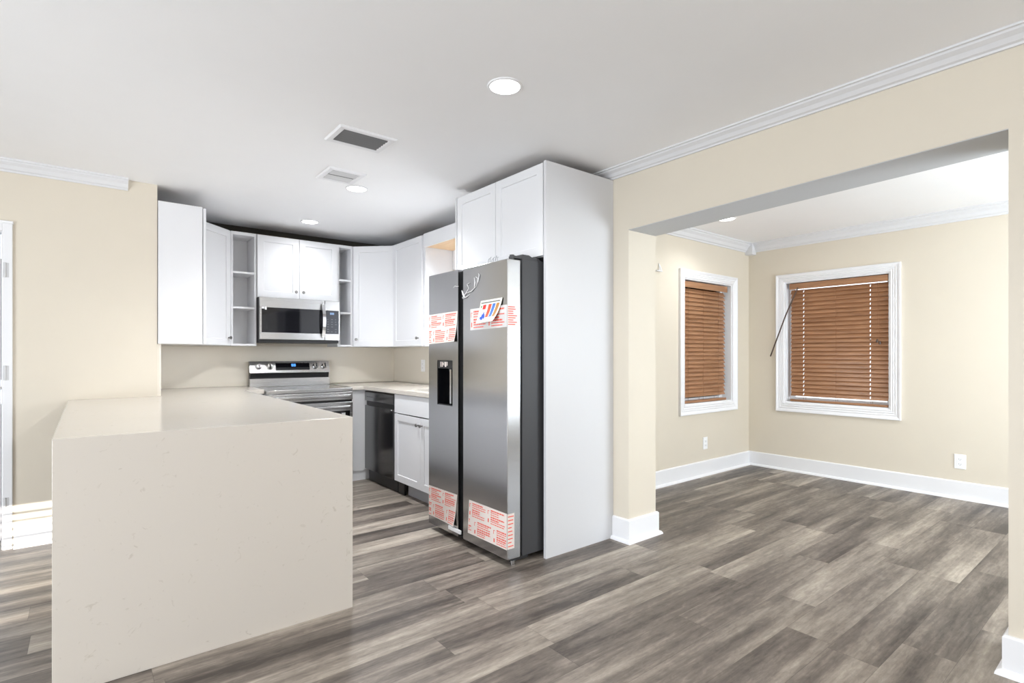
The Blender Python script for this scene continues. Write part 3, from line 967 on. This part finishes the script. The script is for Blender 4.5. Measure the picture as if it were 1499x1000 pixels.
for fx in (0.105, 0.235, 0.815, 0.93):
    b = MB(Mg)
    b.lathe((GW * fx, 0, 0.058), (0, -1, 0), [(0.029, 0.0), (0.029, 0.006), (0.024, 0.010), (0.023, 0.030), (0.020, 0.034), (0.0, 0.034)], 28)
    k = b.build('knob', M_STEEL, cp, True)
    b = MB(Mg); b.box((GW * fx - 0.006, -0.041, 0.038), (GW * fx + 0.006, -0.033, 0.080), 0.002); b.build('grip', M_BLACK, k)
    b = MB(Mg); b.lathe((GW * fx, -0.001, 0.058), (0, -1, 0), [(0.0315, 0), (0.0315, 0.004), (0.0292, 0.004)], 28); b.build('bezel', M_CHROME, k, True)
# upper door with handle, lower door with window, drawer
d1 = MB().box((RX0 + 0.002, RY - 0.006, 0.792), (RX1 - 0.002, RY + 0.029, 0.866), 0.004).build('upper_door', M_STEEL, r)
b = MB(); b.box((RX0 + 0.04, RY - 0.062, 0.818), (RX1 - 0.04, RY - 0.042, 0.846), 0.006)
for fx in (RX0 + 0.05, RX1 - 0.075):
    b.box((fx, RY - 0.044, 0.822), (fx + 0.025, RY - 0.005, 0.842), 0.003)
b.build('handle', M_STEEL, d1)
MB().box((RX0 + 0.006, RY + 0.004, 0.774), (RX1 - 0.006, RY + 0.029, 0.791)).build('door_gap', M_BLACK, r)
d2 = MB().box((RX0 + 0.002, RY - 0.006, 0.225), (RX1 - 0.002, RY + 0.029, 0.773), 0.004).build('lower_door', M_STEEL, r)
MB().box((RX0 + 0.03, RY - 0.0075, 0.28), (RX1 - 0.03, RY - 0.006, 0.690)).build('window', M_BGLASS, d2)
b = MB(); b.box((RX0 + 0.04, RY - 0.055, 0.716), (RX1 - 0.04, RY - 0.037, 0.742), 0.006)
for fx in (RX0 + 0.05, RX1 - 0.075):
    b.box((fx, RY - 0.039, 0.720), (fx + 0.025, RY - 0.005, 0.738), 0.003)
b.build('handle', M_STEEL, d2)
MB().box((RX1 - 0.11, RY - 0.0085, 0.645), (RX1 - 0.075, RY - 0.0075, 0.672)).build('sticker', M_PLATE, d2)
MB().box((RX0 + 0.002, RY - 0.006, 0.05), (RX1 - 0.002, RY + 0.029, 0.215), 0.004).build('drawer', M_STEEL, r)

# ------------------------------------------------------------------ microwave
MX0, MX1, MY = 1.219, 1.950, 5.165
MZ0, MZ1 = 1.352, 1.737
r = thing('microwave', 'stainless over-the-range microwave hanging below the cabinet, above the stove', 'microwave', ((MX0 + MX1) / 2, 5.36, MZ0))
MB().box((MX0 + 0.001, MY + 0.03, MZ0 - 0.028), (MX1 - 0.001, YS - 0.013, MZ1 + 0.002), 0.002).build('case', M_BLACK, r)
MH = MZ1 - MZ0
xs = 1.805
dz0, dz1 = MZ0 + MH * 0.165, MZ0 + MH * 0.755
b = MB()
b.box((MX0, MY, dz1), (xs - 0.0015, MY + 0.03, MZ1), 0.003); b.box((MX0, MY, MZ0), (xs - 0.0015, MY + 0.03, dz0), 0.003)
b.box((MX0, MY, dz0), (MX0 + 0.014, MY + 0.03, dz1)); b.box((xs - 0.012, MY, dz0), (xs - 0.0015, MY + 0.03, dz1))
dr = b.build('door', M_STEEL, r)
MB().box((MX0 + 0.014, MY + 0.003, dz0), (xs - 0.012, MY + 0.03, dz1)).build('window', M_BGLASS, dr)
pts = []
for i in range(11):
    s = i / 10
    pts.append((xs - 0.022, MY - 0.018 - 0.030 * math.sin(s * math.pi), MZ0 + 0.035 + s * (MH - 0.075)))
b = MB()
rings = []
for (x, y, z) in pts:
    rings.append(b.vs([(x - 0.015, y - 0.005, z), (x + 0.015, y - 0.005, z), (x + 0.015, y + 0.006, z), (x - 0.015, y + 0.006, z)]))
for A, B in zip(rings, rings[1:]):
    for i in range(4):
        b.face([A[i], A[(i + 1) % 4], B[(i + 1) % 4], B[i]])
b.face(rings[0][::-1]); b.face(rings[-1])
for z in (pts[0][2], pts[-1][2]):
    b.box((xs - 0.032, MY - 0.024, z - 0.012), (xs - 0.012, MY, z + 0.012), 0.002)
b.build('handle', M_CHROME, dr)
b = MB()
b.box((xs + 0.0015, MY, dz1), (MX1, MY + 0.03, MZ1), 0.003); b.box((xs + 0.0015, MY, MZ0), (MX1, MY + 0.03, dz0), 0.003); b.box((MX1 - 0.01, MY, dz0), (MX1, MY + 0.03, dz1)); b.box((xs + 0.0015, MY + 0.003, dz0), (MX1 - 0.01, MY + 0.03, dz1))
cp = b.build('control_side', M_STEEL, r)
MB().box((xs + 0.003, MY + 0.001, dz0 + 0.001), (MX1 - 0.01, MY + 0.003, dz1 - 0.001)).build('keypad', mat('keypad_charcoal', srgb(50, 52, 60), 0.15), cp)
b = MB()
for k in range(3):
    xx = xs + 0.05 + k * 0.014
    b.box((xx, MY - 0.0002, dz1 - 0.040), (xx + 0.010, MY + 0.001, dz1 - 0.020))
b.build('display', M_DISPW, cp)
b = MB()
for i in range(6):
    for j in range(3):
        if random.random() < 0.85:
            xx = xs + 0.022 + j * 0.038; zz = dz0 + 0.018 + i * 0.024
            b.box((xx, MY + 0.0004, zz), (xx + random.uniform(0.008, 0.02), MY + 0.001, zz + 0.004))
b.build('key_print', M_GREYPRINT, cp, kind='stuff')
b = MB(); b.box((MX0 + 0.042, MY - 0.0006, dz1 - 0.02), (MX0 + 0.057, MY + 0.003, dz1 + 0.006)); b.box((MX0 + 0.016, MY - 0.0006, dz1 - 0.012), (MX0 + 0.038, MY + 0.003, dz1 + 0.004))
b.build('sticker', M_PLATE, dr)

# ------------------------------------------------------------------ refrigerator
FX = 1.870
FY0, FYM0, FYM1, FY1 = 2.384, 2.843, 2.898, 3.274
FZ0, FZ1 = 0.042, 1.762
r = thing('refrigerator', 'tall dark stainless side-by-side refrigerator with shipping labels still stuck on', 'refrigerator', (2.3, 2.83, 0))
cs = MB()
cs.box((1.982, FY0 + 0.004, 0.04), (2.70, FY1 - 0.004, 1.772), 0.003)
cs.build('case', M_CASE, r)
MB().box((1.968, FY0 + 0.012, 0.06), (1.982, FY1 - 0.012, 1.75)).build('gasket', M_BLACK, r)
b = MB()
b.box((1.915, FY0 + 0.03, 0.012), (2.05, FY1 - 0.03, 0.040), 0.003)
b.build('kick_grille', M_BLACK, r)
for yy in (FY0 + 0.03, FY1 - 0.06):
    b = MB(); b.cyl((1.93, yy, 0.0), (1.93, yy, 0.022), 0.014, 0.014, 16); b.build('levelling_foot', M_STEEL, r, True)
    b = MB(); b.cyl((2.6, yy, 0.0), (2.6, yy, 0.04), 0.014, 0.014, 16); b.build('levelling_foot', M_STEEL, r, True)

def fridge_door(y0, y1, hole=None):
    """front skin with softly rounded long edges; optional dispenser hole (ya, yb, za, zb)"""
    b = MB()
    if hole is None:
        b.box((FX, y0, FZ0), (1.966, y1, FZ1), 0.004)
    else:
        ya, yb, za, zb = hole
        b.box((FX, y0, FZ0), (1.966, y1, za)); b.box((FX, y0, zb), (1.966, y1, FZ1))
        b.box((FX, y0, za), (1.966, ya, zb)); b.box((FX, yb, za), (1.966, y1, zb)); b.box((1.955, ya, za), (1.966, yb, zb))
    return b.build('door', M_DSTEEL, r)
hole = (2.966, 3.160, 0.876, 1.176)
dl = fridge_door(FYM1, FY1, hole)
dr = fridge_door(FY0, FYM0)
MB().box((FX + 0.045, FYM0 + 0.001, FZ0 + 0.004), (1.966, FYM1 - 0.001, FZ1 - 0.004)).build('centre_gap', M_BLACK, r)
# dispenser
ya, yb, za, zb = hole
b = MB()
b.box((1.945, ya, za), (1.955, yb, zb)); b.box((FX + 0.006, ya, za), (1.945, ya + 0.004, zb)); b.box((FX + 0.006, yb - 0.004, za), (1.945, yb, zb)); b.box((FX + 0.006, ya + 0.004, za), (1.945, yb - 0.004, za + 0.006))
dp = b.build('dispenser', M_BGLASS, dl)
b = MB(); b.box((FX + 0.004, ya + 0.004, zb - 0.055), (1.945, yb - 0.004, zb - 0.001), 0.002); b.build('dispenser_head', M_BLACK, dp)
b = MB()
for y_a, y_b, z_a, z_b in ((3.115, 3.122, 1.132, 1.166), (3.095, 3.104, 1.132, 1.166), (3.075, 3.08, 1.14, 1.166), (3.05, 3.066, 1.132, 1.166), (3.035, 3.043, 1.14, 1.166), (3.08, 3.10, 1.148, 1.155)):
    b.box((FX + 0.0025, y_a, z_a), (FX + 0.004, y_b, z_b))
b.build('control_print', M_LABEL, dp)
b = MB(); b.box((1.878, ya + 0.030, za + 0.012), (1.892, ya + 0.052, zb - 0.058), 0.004); b.build('paddle', M_CHROME, dp)
b = MB(); b.cyl((1.905, 3.04, zb - 0.075), (1.905, 3.04, zb - 0.054), 0.012, 0.015, 14); b.build('spout', M_BLACK, dp, True)
# hinge covers on top
b = MB()
b.cyl((1.925, FY0 + 0.028, FZ1), (1.925, FY0 + 0.028, FZ1 + 0.03), 0.014, 0.014, 18)
b.box((1.925, FY0 + 0.014, FZ1 + 0.011), (2.0, FY0 + 0.06, FZ1 + 0.026), 0.003)
b.prism([(1.985, 1.7725), (1.99, 1.80), (2.04, 1.80), (2.065, 1.79), (2.10, 1.792), (2.15, 1.7725)], 'Y', FY0 + 0.012, FY0 + 0.12)
b.build('hinge_cover', M_CASE, r, True)
# warning labels: film with rows of small red print
LX = FX - 0.0012
def label(parent, quad, lab, rows, cols, sheet=M_LABEL, curl=0.0, wrap=None):
    """quad: (y,z) corners top-left, top-right, bottom-right, bottom-left seen from the kitchen (left = larger y)"""
    TL, TR, BR, BL = [Vector((q[0], q[1])) for q in quad]
    def P(u, v, dx=0.0):
        q = TL.lerp(TR, u).lerp(BL.lerp(BR, u), v)
        lift = curl * max(0, (u + v - 1.35)) ** 2
        return (LX - dx - lift, q.x, q.y)
    b = MB()
    nu, nv = 10, 6
    F = [[None] * (nv + 1) for _ in range(nu + 1)]
    G = [[None] * (nv + 1) for _ in range(nu + 1)]
    for i in range(nu + 1):
        for j in range(nv + 1):
            F[i][j] = b.vs([P(i / nu, j / nv, 0.0006)])[0]
            G[i][j] = b.vs([P(i / nu, j / nv, 0.0)])[0]
    for i in range(nu):
        for j in range(nv):
            b.face([F[i][j], F[i + 1][j], F[i + 1][j + 1], F[i][j + 1]])
            b.face([G[i][j], G[i][j + 1], G[i + 1][j + 1], G[i + 1][j]])
    for i in range(nu):
        b.face([F[i][0], G[i][0], G[i + 1][0], F[i + 1][0]]); b.face([F[i][nv], F[i + 1][nv], G[i + 1][nv], G[i][nv]])
    for j in range(nv):
        b.face([F[0][j], F[0][j + 1], G[0][j + 1], G[0][j]]); b.face([F[nu][j], G[nu][j], G[nu][j + 1], F[nu][j + 1]])
    if wrap:
        y_, za_, zb_, xe = wrap
        b.box((LX - 0.0006, y_ - 0.0012, za_), (xe, y_ - 0.0004, zb_))
    lo = b.build('warning_label', sheet, parent)
    lo['label'] = lab
    # red print
    b = MB()
    def dash(u0, u1, v0, v1):
        u0, u1 = max(0.015, u0), min(0.985, u1)
        n = max(1, int((u1 - u0) / 0.1))
        for k in range(n):
            a = u0 + (u1 - u0) * k / n; c = u0 + (u1 - u0) * (k + 1) / n
            v = b.vs([P(a, v0, 0.0011), P(c, v0, 0.0011), P(c, v1, 0.0011), P(a, v1, 0.0011)])
            b.face(v)
    rw = 1.0 / rows
    for rr in range(rows):
        shift = (0.31 * rr) % 1.0
        cw_ = 1.0 / cols
        for cc in range(-1, cols + 1):
            u0 = (cc + shift) * cw_
            v0 = rr * rw + rw * 0.06
            # pictogram
            pu, ps = u0 + cw_ * 0.04, cw_ * 0.10
            if 0.0 < pu < 0.95:
                dash(pu, pu + ps * 0.9, v0 + rw * 0.12, v0 + rw * 0.15); dash(pu, pu + ps * 0.25, v0 + rw * 0.15, v0 + rw * 0.34)
                dash(pu + ps * 0.15, pu + ps * 0.7, v0 + rw * 0.58, v0 + rw * 0.80)
            for li in range(7):
                vv = v0 + rw * (0.05 + li * 0.125)
                tall = rw * (0.075 if li in (0, 3, 4) else 0.05)
                uu = u0 + cw_ * 0.20
                end = u0 + cw_ * random.choice((0.62, 0.88, 0.92, 0.78))
                while uu < end:
                    ln = cw_ * random.uniform(0.05, 0.13)
                    if uu + ln > 0.02 and uu < 0.98:
                        dash(uu, min(uu + ln, end), vv, vv + tall)
                    uu += ln + cw_ * 0.014
    b.build('print', M_RED, lo, kind='stuff')
    if wrap:
        y_, za_, zb_, xe = wrap
        b = MB()
        n = 9
        for k in range(n):
            z = za_ + (zb_ - za_) * (0.08 + 0.84 * k / (n - 1))
            b.box((LX + 0.004, y_ - 0.0015, z - 0.003), (LX + (xe - LX) * random.uniform(0.55, 0.95), y_ - 0.0012, z + 0.003))
        b.build('print', M_RED, lo, kind='stuff')
    return lo
label(dl, [(3.273, 1.489), (2.902, 1.496), (2.926, 1.299), (3.273, 1.287)], 'red-printed white film label across the upper left door', 2, 2, curl=0.03)
label(dr, [(2.757, 1.497), (FY0 + 0.004, 1.499), (FY0 + 0.004, 1.372), (2.757, 1.365)], 'clear film strip with red print, behind the coloured card', 1, 2, M_FILM, wrap=(FY0, 1.378, 1.497, 1.945))
label(dl, [(3.272, 0.303), (2.908, 0.309), (2.936, 0.097), (3.272, 0.098)], 'red-printed white film label low on the left door', 2, 2, curl=0.03)
label(dr, [(2.770, 0.307), (FY0 + 0.004, 0.307), (FY0 + 0.004, 0.100), (2.786, 0.097)], 'red-printed white film label low on the right door, folded around its edge', 2, 2, wrap=(FY0, 0.104, 0.305, 1.92))
# white plastic clip at the bottom of the left door
MB().box((FX - 0.012, 2.856, 0.066), (FX - 0.0005, 3.003, 0.092), 0.004).build('transit_clip', M_PLATE, dl)

# energy card, taped to the right door with its lower corner curling away
def cardP(u, v, dx=0.0):
    TL, TR, BR, BL = Vector((2.638, 1.538)), Vector((2.424, 1.543)), Vector((2.462, 1.408)), Vector((2.670, 1.404))
    q = TL.lerp(TR, u).lerp(BL.lerp(BR, u), v)
    return (LX - 0.003 - dx - 0.045 * (v ** 2) * (0.35 + 0.65 * u), q.x, q.y)
def card_patch(b, u0, u1, v0, v1, dx):
    n = 6
    A = [[b.vs([cardP(u0 + (u1 - u0) * i / n, v0 + (v1 - v0) * j / n, dx)])[0] for j in range(n + 1)] for i in range(n + 1)]
    for i in range(n):
        for j in range(n):
            b.face([A[i][j], A[i + 1][j], A[i + 1][j + 1], A[i][j + 1]])
o = thing('product_card', 'white card with red, blue and ochre bars, taped on the right fridge door', 'card', (LX - 0.003, 2.55, 1.40))
b = MB()
n = 8
A = [[b.vs([cardP(i / n, j / n, 0.0008)])[0] for j in range(n + 1)] for i in range(n + 1)]
Bk = [[b.vs([cardP(i / n, j / n, 0.0)])[0] for j in range(n + 1)] for i in range(n + 1)]
for i in range(n):
    for j in range(n):
        b.face([A[i][j], A[i + 1][j], A[i + 1][j + 1], A[i][j + 1]]); b.face([Bk[i][j], Bk[i][j + 1], Bk[i + 1][j + 1], Bk[i + 1][j]])
for i in range(n):
    b.face([A[i][0], Bk[i][0], Bk[i + 1][0], A[i + 1][0]]); b.face([A[i][n], A[i + 1][n], Bk[i + 1][n], Bk[i][n]])
for j in range(n):
    b.face([A[0][j], A[0][j + 1], Bk[0][j + 1], Bk[0][j]]); b.face([A[n][j], Bk[n][j], Bk[n][j + 1], A[n][j + 1]])
sheet = b.build('sheet', M_CARD, o)
def cpart(name, m, pats, lab=None):
    b = MB()
    for p in pats:
        card_patch(b, *p, 0.0014)
    q = b.build(name, m, sheet)
    if lab: q['label'] = lab
    if 'print' in name or 'lettering' in name: q['kind'] = 'stuff'
    return q
cpart('title_print', M_CDARK, [(0.05 + k * 0.055, 0.05 + k * 0.055 + 0.047, 0.085, 0.135) for k in range(16)])
cpart('red_panel', M_CRED, [(0.16, 0.31, 0.20, 0.40)])
cpart('vermilion_bar', M_CORANGE, [(0.42, 0.57, 0.20, 0.78)])
cpart('blue_bar', M_CBLUE2, [(0.61, 0.75, 0.20, 0.78)])
cpart('ochre_bar', M_CBROWN, [(0.79, 0.93, 0.20, 0.78)])
cpart('green_mark', M_CGREEN, [(0.06, 0.11, 0.22, 0.32)])
cpart('blue_blocks', M_CBLUE, [(0.20, 0.36, 0.62, 0.80), (0.25, 0.31, 0.54, 0.62), (0.14, 0.22, 0.72, 0.84), (0.34, 0.40, 0.70, 0.84), (0.22, 0.32, 0.80, 0.88)])
cpart('footer_print', M_CDARK, [(0.78 + k * 0.035, 0.78 + k * 0.035 + 0.024, 0.865, 0.89) for k in range(4)])
cpart('bar_lettering', M_CARD, [(0.47 + d_, 0.485 + d_, 0.27 + k * 0.07, 0.31 + k * 0.07) for d_ in (0, 0.18, 0.37) for k in range(6)])

# scraps of peeled plastic film
b = MB()
for pts in ([(2.845, 1.575), (2.80, 1.60), (2.775, 1.63), (2.79, 1.655), (2.76, 1.66)], [(2.80, 1.60), (2.74, 1.607), (2.69, 1.635), (2.67, 1.68), (2.69, 1.69)], [(2.84, 1.58), (2.80, 1.575), (2.76, 1.59)], [(2.71, 1.625), (2.70, 1.66), (2.715, 1.69)], [(2.67, 1.655), (2.655, 1.70), (2.67, 1.71)]):
    P3 = [(FX - 0.004 - 0.003 * math.sin(i * 2.1), y, z) for i, (y, z) in enumerate(pts)]
    b.tube(P3, [0.0016 + 0.0014 * (i % 2) for i in range(len(P3))], 6)
b.tube([(FX - 0.012, 2.836, 1.62), (FX - 0.016, 2.815, 1.59), (FX - 0.012, 2.80, 1.575), (FX - 0.006, 2.835, 1.57)], [0.003, 0.006, 0.004, 0.002], 6)
q = b.build('film_scrap', M_PLATE, dr, True); q['label'] = 'crumpled clear film peeling at the door edge'
b = MB()
b.tube([(FX - 0.003, 2.95, 1.65), (FX - 0.004, 2.93, 1.66), (FX - 0.003, 2.92, 1.655), (FX - 0.003, 2.89, 1.653)], 0.0015, 6)
b.build('film_scrap', M_PLATE, dl, True)
b = MB()
for k in range(6):
    y = 2.575 - k * 0.018
    b.tube([(FX + 0.004, y, FZ1 + 0.0), (FX + 0.002, y - 0.004, FZ1 + 0.012 + 0.01 * (k % 2)), (FX + 0.006, y - 0.010, FZ1 + 0.02 + 0.006 * ((k + 1) % 3))], 0.0014, 6)
b.build('film_scrap', M_GREYPRINT, dr, True)

# ------------------------------------------------------------------ recessed ceiling lights
def downlight(x, y, label, power=12.5):
    r = thing('recessed_light', label, 'ceiling light', (x, y, ZC), 0, 'recessed ceiling lights')
    b = MB(); b.lathe((x, y, ZC), (0, 0, -1), [(0.068, 0.0), (0.080, 0.0), (0.080, 0.002), (0.077, 0.005), (0.070, 0.006), (0.068, 0.004)], 40)
    b.build('trim_ring', M_TRIM, r, True)
    b = MB(); b.lathe((x, y, ZC - 0.001), (0, 0, -1), [(0.068, 0.0), (0.068, 0.003), (0.05, 0.0045), (0.0, 0.005)], 40)
    b.build('diffuser', M_LED, r, True)
    l = lamp('recessed_lamp', 'SPOT', (x, y, ZC - 0.012), (0, 0, 0), power * 6, (0.94, 0.97, 1.0), spot_size=math.radians(150), spot_blend=1.0, shadow_soft_size=0.065)
    l.parent = r; l.location = (0, 0, -0.012)
    return r
downlight(1.48, 1.905, 'large bright recessed ceiling light nearest the camera, in front of the fridge', 15.0)
downlight(1.545, 3.757, 'recessed ceiling light just beside the pale ceiling vent', 34.0)
downlight(1.595, 4.96, 'smallest recessed ceiling light, above the microwave cabinet', 4.5)
downlight(4.48, 2.53, 'recessed ceiling light in the dining room, seen under the header', 6.0)
downlight(4.48, 0.2, 'added unseen recessed light in the dining room, right of the opening', 8.0)  # unseen downlights from here on, added to light the rooms
downlight(1.45, -0.6, 'added unseen recessed ceiling light behind the viewer, near the header wall')
downlight(-1.3, 1.2, 'added unseen recessed ceiling light left of the viewer')
downlight(-1.3, -1.8, 'added unseen recessed ceiling light at the rear left')
downlight(1.45, -2.4, 'added unseen recessed ceiling light at the rear right')

# ------------------------------------------------------------------ ceiling vents
def vent(x0, x1, y0, y1, label, msl, nslat, fw):
    r = thing('ceiling_vent', label, 'vent', ((x0 + x1) / 2, (y0 + y1) / 2, ZC), 0, 'ceiling vents')
    zt = ZC
    b = MB()
    def ring(i, z):
        return b.vs([(x0 + i, y0 + i, z), (x1 - i, y0 + i, z), (x1 - i, y1 - i, z), (x0 + i, y1 - i, z)])
    rs = [ring(0, zt), ring(0.0, zt - 0.003), ring(0.006, zt - 0.010), ring(fw - 0.006, zt - 0.010), ring(fw, zt - 0.006), ring(fw, zt)]
    rs.append(rs[0])
    for A, B in zip(rs, rs[1:]):
        for i in range(4):
            b.face([A[i], A[(i + 1) % 4], B[(i + 1) % 4], B[i]])
    b.build('frame', M_TRIM, r)
    MB().box((x0 + fw, y0 + fw, zt - 0.0015), (x1 - fw, y1 - fw, zt - 0.0005)).build('duct', M_VENTIN if msl is M_VENTDARK else M_SLOT, r)
    yy0, yy1 = y0 + fw, y1 - fw
    for k in range(nslat):
        yc = yy0 + (k + 0.5) * (yy1 - yy0) / nslat
        hw = (yy1 - yy0) / nslat * 0.33
        MB().prism([(yc + hw, zt - 0.0095), (yc + hw - 0.0015, zt - 0.0100), (yc - hw, zt - 0.003), (yc - hw + 0.0015, zt - 0.0025)], 'X', x0 + fw, x1 - fw).build('louvre', msl, r)
    return r
vent(1.045, 1.372, 2.757, 3.003, 'white-framed ceiling vent with dark grey louvres, the larger of two', M_VENTDARK, 6, 0.036)
vent(1.225, 1.478, 3.42, 3.685, 'all-white ceiling vent beside the recessed light, the smaller of two', M_VENTGREY, 2, 0.036)

# ------------------------------------------------------------------ outlets
def outlet(M, label, w=0.078, h=0.122):
    o = M.to_translation()
    r = thing('outlet', label, 'outlet', o, math.degrees(M.to_euler().z), 'wall outlets')
    b = MB(M); b.box((-w / 2, -0.006, 0), (w / 2, 0, h), 0.003); b.build('cover_plate', M_PLATE, r)
    for zc in (h * 0.33, h * 0.67):
        b = MB(M); b.box((-0.017, -0.0085, zc - 0.014), (0.017, -0.006, zc + 0.014), 0.003); rc = b.build('receptacle', M_PLATE, r)
        b = MB(M); b.box((-0.008, -0.0092, zc - 0.003), (-0.006, -0.0085, zc + 0.006)); b.box((0.006, -0.0092, zc - 0.003), (0.008, -0.0085, zc + 0.005)); b.box((-0.002, -0.0092, zc - 0.010), (0.002, -0.0085, zc - 0.006))
        b.build('slots', M_SLOT, rc)
    return r
outlet(frame((4.865, YD, 0.262), 0), 'white outlet low on the wall below the left dining window')
outlet(frame((XD, 1.150, 0.253), -90), 'white outlet low on the far dining wall, right of the window')
outlet(frame((XR - 0.015, 4.878, 1.038), -90), 'faint cream-white outlet on the backsplash beside the fridge')

# small bracket and vertical strip beside the pillar in the dining room
r = thing('wall_bracket', 'small white hook bracket with a thin strip, on the dining wall beside the pillar', 'bracket', (4.08, YD, 0.15))
MB().box((4.03, YD - 0.035, 1.972), (4.115, YD, 1.980), 0.002).build('ledge', M_TRIM, r)
b = MB(); b.tube([(4.085, YD - 0.02, 1.981), (4.095, YD - 0.012, 2.02), (4.10, YD - 0.003, 2.05)], 0.004, 8); b.tube([(4.118, YD - 0.02, 1.981), (4.108, YD - 0.012, 2.02), (4.10, YD - 0.003, 2.05)], 0.004, 8)
b.build('hook', M_TRIM, r, True)
MB().box((4.02, YD - 0.008, 0.15), (4.108, YD, 1.972), 0.003).build('strip', M_TAN, r)
